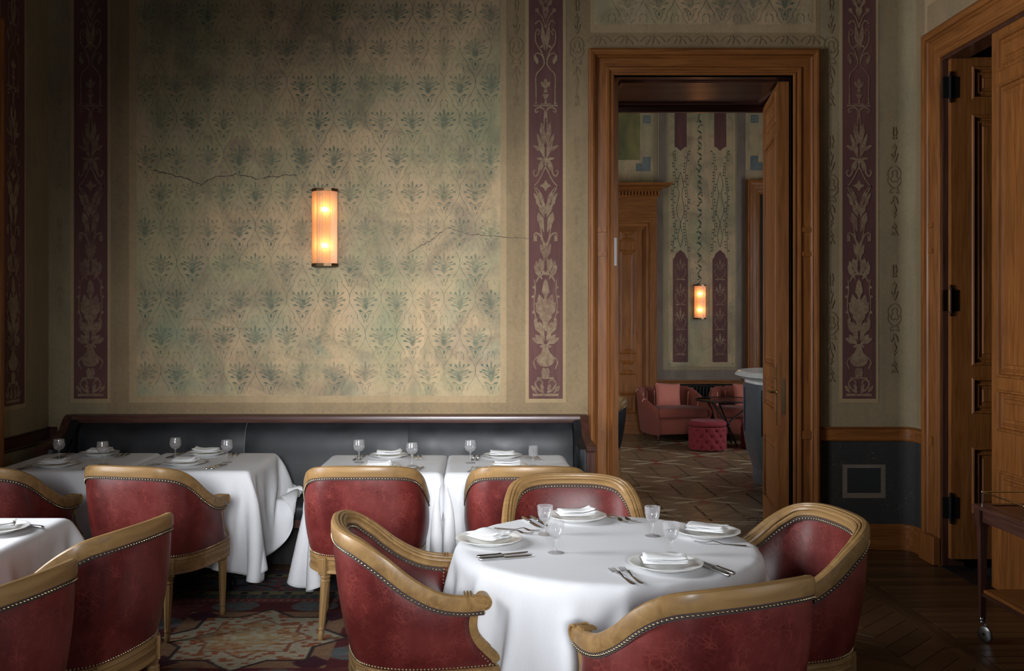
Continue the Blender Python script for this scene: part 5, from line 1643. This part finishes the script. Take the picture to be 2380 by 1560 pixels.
# ------------------------------------------------------------------ velvet tub chairs
def velvet_chair():
    root = empty('lounge_chair')
    A0 = R(118); nth = 97
    th = np.linspace(-A0, A0, nth)
    def base(t, rx, ry): return np.array([rx * math.sin(t), -ry * math.cos(t)])
    rows = []; seams = [R(a) for a in (-96, -66, -36, -12, 12, 36, 66, 96)]
    def near(t): return min(abs(t - s) for s in seams)
    def hgt(t): q = min(1, abs(t) / A0); return .700 - .010 * q - .245 * (max(0, q - .50) / .50) ** 1.5
    crest, inner = [], []
    for t in th:
        h = hgt(t); gr = .022 * math.exp(-(near(t) / .05) ** 2)
        fwd = .20 * max(0, abs(t) - R(85)) / R(33)
        o = lambda rx, ry, z, e=0: (*(base(t, rx + e, ry + e) + np.array([0, fwd])), z)
        rows.append([o(.385, .36, .10), o(.41, .375, .13), o(.435, .395, .30), o(.46, .42, h - .10), o(.470, .430, h - .04, -gr * .5), o(.455, .415, h - .005, -gr), o(.425, .385, h + .012 - gr), o(.395, .355, h - .010 - gr, -gr), o(.375, .335, h - .06, gr * .0), o(.365, .325, .45, 0), o(.36, .32, .34)])
        crest.append([o(.472, .432, h - .04), o(.457, .417, h), o(.425, .385, h + .010 - gr), o(.392, .352, h - .012 - gr), o(.372, .332, h - .06), o(.362, .322, .45)])
    m = MB(); m.grid(rows); m.poly(rows[0], True); m.poly(rows[-1]); m.build('shell', VELVET, root, smooth=60)
    for s in seams:
        i = int(np.argmin(abs(th - s))); m = MB(); m.tube(crest[i], .0075, 6); m.build('piping', PIPING, root, smooth=60)
    def dsh(k, yb, yf, w):
        P_ = [(w * math.sin(a), yb * math.cos(a) * -1) for a in np.linspace(R(-90), R(90), 15)]
        return [(x, y) for x, y in P_] + [(w, yf - .04), (w - .03, yf), (-w + .03, yf), (-w, yf - .04)]
    m = MB(); rws = []
    for s, z in ((.93, .325), (.985, .335), (1.0, .36), (1.0, .415), (.985, .438), (.94, .450), (.6, .462), (.2, .465)):
        rws.append([(x * s, .06 + (y - .06) * s, z) for x, y in dsh(0, .30, .40, .375)])
    m.grid(rws, cv=True); m.poly(rws[0]); m.poly(rws[-1]); m.build('seat_cushion', VELVET, root, smooth=60)
    m = MB(); rws = []
    for s, z in ((.97, .11), (1.0, .13), (1.0, .30), (.98, .325)): rws.append([(x * s, y * s, z) for x, y in dsh(0, .30, .36, .372)])
    m.grid(rws, cv=True); m.poly(rws[0]); m.poly(rws[-1]); m.build('base', VELVET, root, smooth=60)
    for x, y in ((-.33, .30), (.33, .30), (-.27, -.25), (.27, -.25)):
        m = MB(); m.lathe([(0, .115), (.020, .115), (.010, 0), (0, 0)], 10, (x, y, 0)); m.build('leg', W['mahogany_z'], root, smooth=40)
    return root
vc = velvet_chair(); vc.location = (2.42 + .50, 12.98, 0); vc.rotation_euler = (0, 0, R(180 + 16))
vc.location = ((1558 - 1116) / 2250 * 13.25, 13.25, 0)
tag(vc, 'rust velvet tub chair with piped channels, on the left before the radiator', 'armchair', 'velvet tub chairs')
v2 = copy_tree(vc, None, ((1728 - 1116) / 2250 * 13.25, 13.25, 0), 180 - 10)
tag(v2, 'rust velvet tub chair half hidden by the marble topped counter', 'armchair', 'velvet tub chairs')
def cushion_mesh():
    m = MB(); n = 18; top_, bot = [], []
    for i in range(n + 1):
        a_, b_ = [], []
        for j in range(n + 1):
            u, v = -1 + 2 * i / n, -1 + 2 * j / n
            k = (1 - u * u) * (1 - v * v); pin = 1 - .07 * (1 - abs(u)) * 0 - .05 * (1 - u * u) * abs(v) ** 3
            x = .18 * u * (1 - .06 * (1 - v * v) * 0 - .07 * (1 - abs(v) ** 2)); z = .18 * v * (1 - .07 * (1 - u * u))
            t = .065 * max(0, k) ** .42 + .003 * math.sin(u * 9 + v * 4) * k
            a_.append((x, -t, z)); b_.append((x, t, z))
        top_.append(a_); bot.append(b_)
    m.grid(top_); m.grid(bot, flip=True)
    return m.mesh('cushion', PINK, 70)
CU = cushion_mesh()
c1 = mesh_obj('cushion', CU, loc=(vc.location.x - .02, 13.31, .590), rot=(-18, 4, 8)); tag(c1, 'pink linen cushion leaning in the left velvet chair', 'cushion', 'pink cushions')
c2 = mesh_obj('cushion', CU, loc=(v2.location.x + .06, 13.28, .590), rot=(-18, -3, -6)); tag(c2, 'pink linen cushion leaning in the right velvet chair, cut by the counter', 'cushion', 'pink cushions')

def ottoman():
    root = empty('ottoman')
    R0, H = .235, .30
    n, mz = 96, 30; rows = []
    btn = []
    for r_ in range(4):
        for k in range(12): btn.append((2 * math.pi * (k + (.5 if r_ % 2 else 0)) / 12, .045 + r_ * .07))
    B_ = np.array(btn)
    for j in range(mz + 1):
        z = .012 + (H - .012) * j / mz; row = []
        for k in range(n):
            a = 2 * math.pi * k / n
            da = np.abs((a - B_[:, 0] + math.pi) % (2 * math.pi) - math.pi) * R0; dz = np.abs(z - B_[:, 1])
            d = np.hypot(da, dz).min()
            # diagonal pleats between buttons
            px_ = (a * R0) / (2 * math.pi * R0 / 12); pz = (z - .045) / .07
            f1 = abs(((px_ + pz / 2) + .5) % 1 - .5); f2 = abs(((px_ - pz / 2) + .5) % 1 - .5)
            pl = .010 * math.exp(-(min(f1, f2) / .07) ** 2)
            e = min(1, (z - .012) / .03, (H - z) / .02)
            r = R0 - .030 * math.exp(-(d / .016) ** 2) - pl - .012 * (1 - e) ** 2
            row.append((r * math.cos(a), r * math.sin(a), z))
        rows.append(row)
    m = MB(); m.grid(rows, cv=True, flip=True); m.poly(rows[0]); m.build('body', VELVET_RED, root, smooth=70)
    m = MB()
    for a, z in btn: m.ball(((R0 - .028) * math.cos(a), (R0 - .028) * math.sin(a), z), .008, 6, 4)
    tag(m.build('tufting_buttons', VELVET_RED, root, smooth=70), kind='stuff')
    m = MB(); m.lathe([(.0, .302), (.205, .302), (.226, .308), (.236, .325), (.236, .345), (.222, .366), (.19, .374), (.15, .370), (.135, .362), (.10, .366), (.03, .358), (.0, .350)], 48); m.build('lid', VELVET_RED, root, smooth=60)
    return root
ot = ottoman(); ot.location = (2.86, 12.18, 0); tag(ot, 'button tufted crimson velvet ottoman standing free before the glass table', 'ottoman', 'tufted ottomans')
o2 = copy_tree(ot, None, (3.56, 12.32, 0), 20); tag(o2, 'button tufted crimson velvet ottoman partly behind the counter', 'ottoman', 'tufted ottomans')

ct = empty('coffee_table', (3.22, 12.60, 0), 0, 'round dark glass coffee table on crossed black metal legs between the velvet chairs', 'table')
m = MB(); m.lathe([(0, .600), (.40, .600), (.405, .596), (.40, .592), (0, .592)], 64)
SM = glass_clear('smoked_glass', tint=(.45, .45, .46)); m.build('glass_top', SM, ct, smooth=30)
m = MB(); m.tube([(.408 * math.cos(a), .408 * math.sin(a), .594) for a in np.linspace(0, 2 * math.pi, 49)[:-1]], .011, 8, closed=True); m.build('rim', IRON, ct, smooth=60)
for k in range(3):
    a = R(-60 + 120 * k); m = MB(); m.tube([(.36 * math.cos(a + R(60)), .30 * math.sin(a + R(60)), .586), (.0, .0, .285), (-.30 * math.cos(a + R(60)) if False else (.17 * math.cos(a)), .17 * math.sin(a), .012)], .011, 8); m.build('leg', IRON, ct, smooth=60)
m = MB(); m.ball((0, 0, .285), .028, 10, 8); m.build('hub', IRON, ct, smooth=60)

# marble-topped counter
mt, nt, b = newmat('white_marble'); v = coords(nt)
vn = ramp(nt, noise(nt, v, 3.2, 8, .65, 1.6), [(.44, 0), (.50, 1), (.56, 0)])
nt.links.new(mix(nt, mix(nt, 1.0, vn, .35, 'MULTIPLY'), (.70, .70, .67), (.38, .39, .40)), b.inputs['Base Color']); b.inputs['Roughness'].default_value = .18
MARBLE = mt
SLATE = plain('slate_grey_lacquer', (.075, .086, .098), .35)
co = empty('bar_counter', (2.90, 9.7, 0), 0, 'grey lacquered bar counter with rounded end and thick white marble top', 'counter')
def plan(o):
    """rounded end pointing left"""
    x0, x1, y0, y1 = -.12 - o, 1.9, -.50 - o, .62 + o
    q = [(x1, y1)]; r = .42 + o
    for a in np.linspace(90, 180, 9): q.append((x0 + r + r * math.cos(R(a)), y1 - r + r * math.sin(R(a))))
    for a in np.linspace(180, 270, 9): q.append((x0 + r + r * math.cos(R(a)), y0 + r + r * math.sin(R(a))))
    return q + [(x1, y0)]
def stack(prof, name, mat, caps=True):
    rows = [[(x, y, z) for x, y in plan(o)] for o, z in prof]
    m = MB(); m.grid(rows, cv=True, flip=True); m.poly(rows[0]); m.poly(rows[-1]); return m.build(name, mat, co, smooth=35)
stack([(-.02, .0), (-.02, .13)], 'plinth', SLATE)
stack([(-.02, .13), (.0, .20), (.045, .32), (.07, .48), (.075, .98), (.07, 1.0)], 'body', SLATE)
stack([(.06, 1.0), (.06, 1.025), (.075, 1.030), (.10, 1.045), (.11, 1.055), (.13, 1.060), (.155, 1.072), (.160, 1.085), (.150, 1.096), (.145, 1.10), (.138, 1.112), (.12, 1.122), (.10, 1.125)], 'marble_top', MARBLE)
pl = plan(.078)
for i in range(9, 18, 3):
    (x0, y0), (x1, y1) = pl[i], pl[i + 1]
    m = MB(); m.tube([(x0, y0, .50), (x0, y0, .95)], .006, 5); m.build('moulding', SLATE, co)

# ------------------------------------------------------------------ serving trolley
tr = empty('serving_trolley', (2.80, 4.56, 0), 0, 'dark wooden serving trolley on chrome casters at the right edge', 'trolley')
hx, hy = .235, .385
m = MB(); m.bbox(-hx - .035, hx + .035, -hy - .035, hy + .035, .678, .700, .004); m.build('top', W['mahogany_y'], tr)
m = MB(); ringframe(m, -hx, hx, -hy, hy, [(0, .0), (.004, .003), (.03, .003)], lambda x, y, h: (x, y, .7005 + h), cap=False); m.build('top_moulding', W['mahogany_y'], tr)
for a, b_, c, d in ((-hx, hx, -hy - .012, -hy + .012), (-hx, hx, hy - .012, hy + .012), (-hx - .012, -hx + .012, -hy, hy), (hx - .012, hx + .012, -hy, hy)):
    m = MB(); m.bbox(a, b_, c, d, .615, .677, .003); m.build('apron', W['mahogany_y'], tr)
m = MB(); m.bbox(-hx, hx, -hy, hy, .250, .268, .003); m.build('shelf', W['oak_y'], tr)
for a, b_, c, d in ((-hx, hx, hy - .010, hy + .010), (-hx, hx, -hy - .010, -hy + .010), (-hx - .010, -hx + .010, -hy, hy), (hx - .010, hx + .010, -hy, hy)):
    m = MB(); m.bbox(a, b_, c, d, .236, .250, .002); m.build('shelf_rail', W['mahogany_y'], tr)
for sx in (-1, 1):
    for sy in (-1, 1):
        l = MB(); x, y = sx * hx, sy * hy
        rows = []
        for z, w_ in ((.677, .030), (.62, .026), (.58, .019), (.45, .016), (.27, .014), (.12, .012)): rows.append([(x - w_, y - w_, z), (x + w_, y - w_, z), (x + w_, y + w_, z), (x - w_, y + w_, z)])
        l.grid(rows, cv=True, flip=True); l.poly(rows[0]); l.poly(rows[-1]); lg = l.build('leg', W['mahogany_z'], tr)
        c = MB(); c.lathe([(0, .125), (.015, .125), (.017, .118), (.012, .110), (.014, .100), (.010, .094), (0, .094)], 12, (x, y, 0)); c.tube([(x, y, .098), (x + .012, y - .012, .085), (x + .014, y - .014, .042)], .006, 6)
        Mx = Matrix.Translation((x + .006, y - .014, .042)) @ Matrix.Rotation(R(25), 4, 'Z') @ Matrix.Rotation(R(90), 4, 'Y')
        c.lathe([(.008, -.009), (.030, -.009), (.040, -.005), (.042, 0), (.040, .005), (.030, .009), (.026, .004), (.012, .004), (.008, .009), (.008, -.009)], 20, M=Mx)
        c.build('caster', STEEL, lg, smooth=40)
gr = MB(); pts = [(-hx, -hy), (-hx, hy), (hx, hy), (hx, -hy)]
gr.tube([(x, y, .765) for x, y in pts], .004, 8, closed=True); gr.build('gallery_rail', BRASS, tr, smooth=50)
for x, y in pts + [(-hx, 0), (hx, 0)]: m = MB(); m.tube([(x, y, .701), (x, y, .765)], .004, 8); m.ball((x, y, .765), .007, 8, 6); m.build('gallery_post', CHROME, tr, smooth=50)
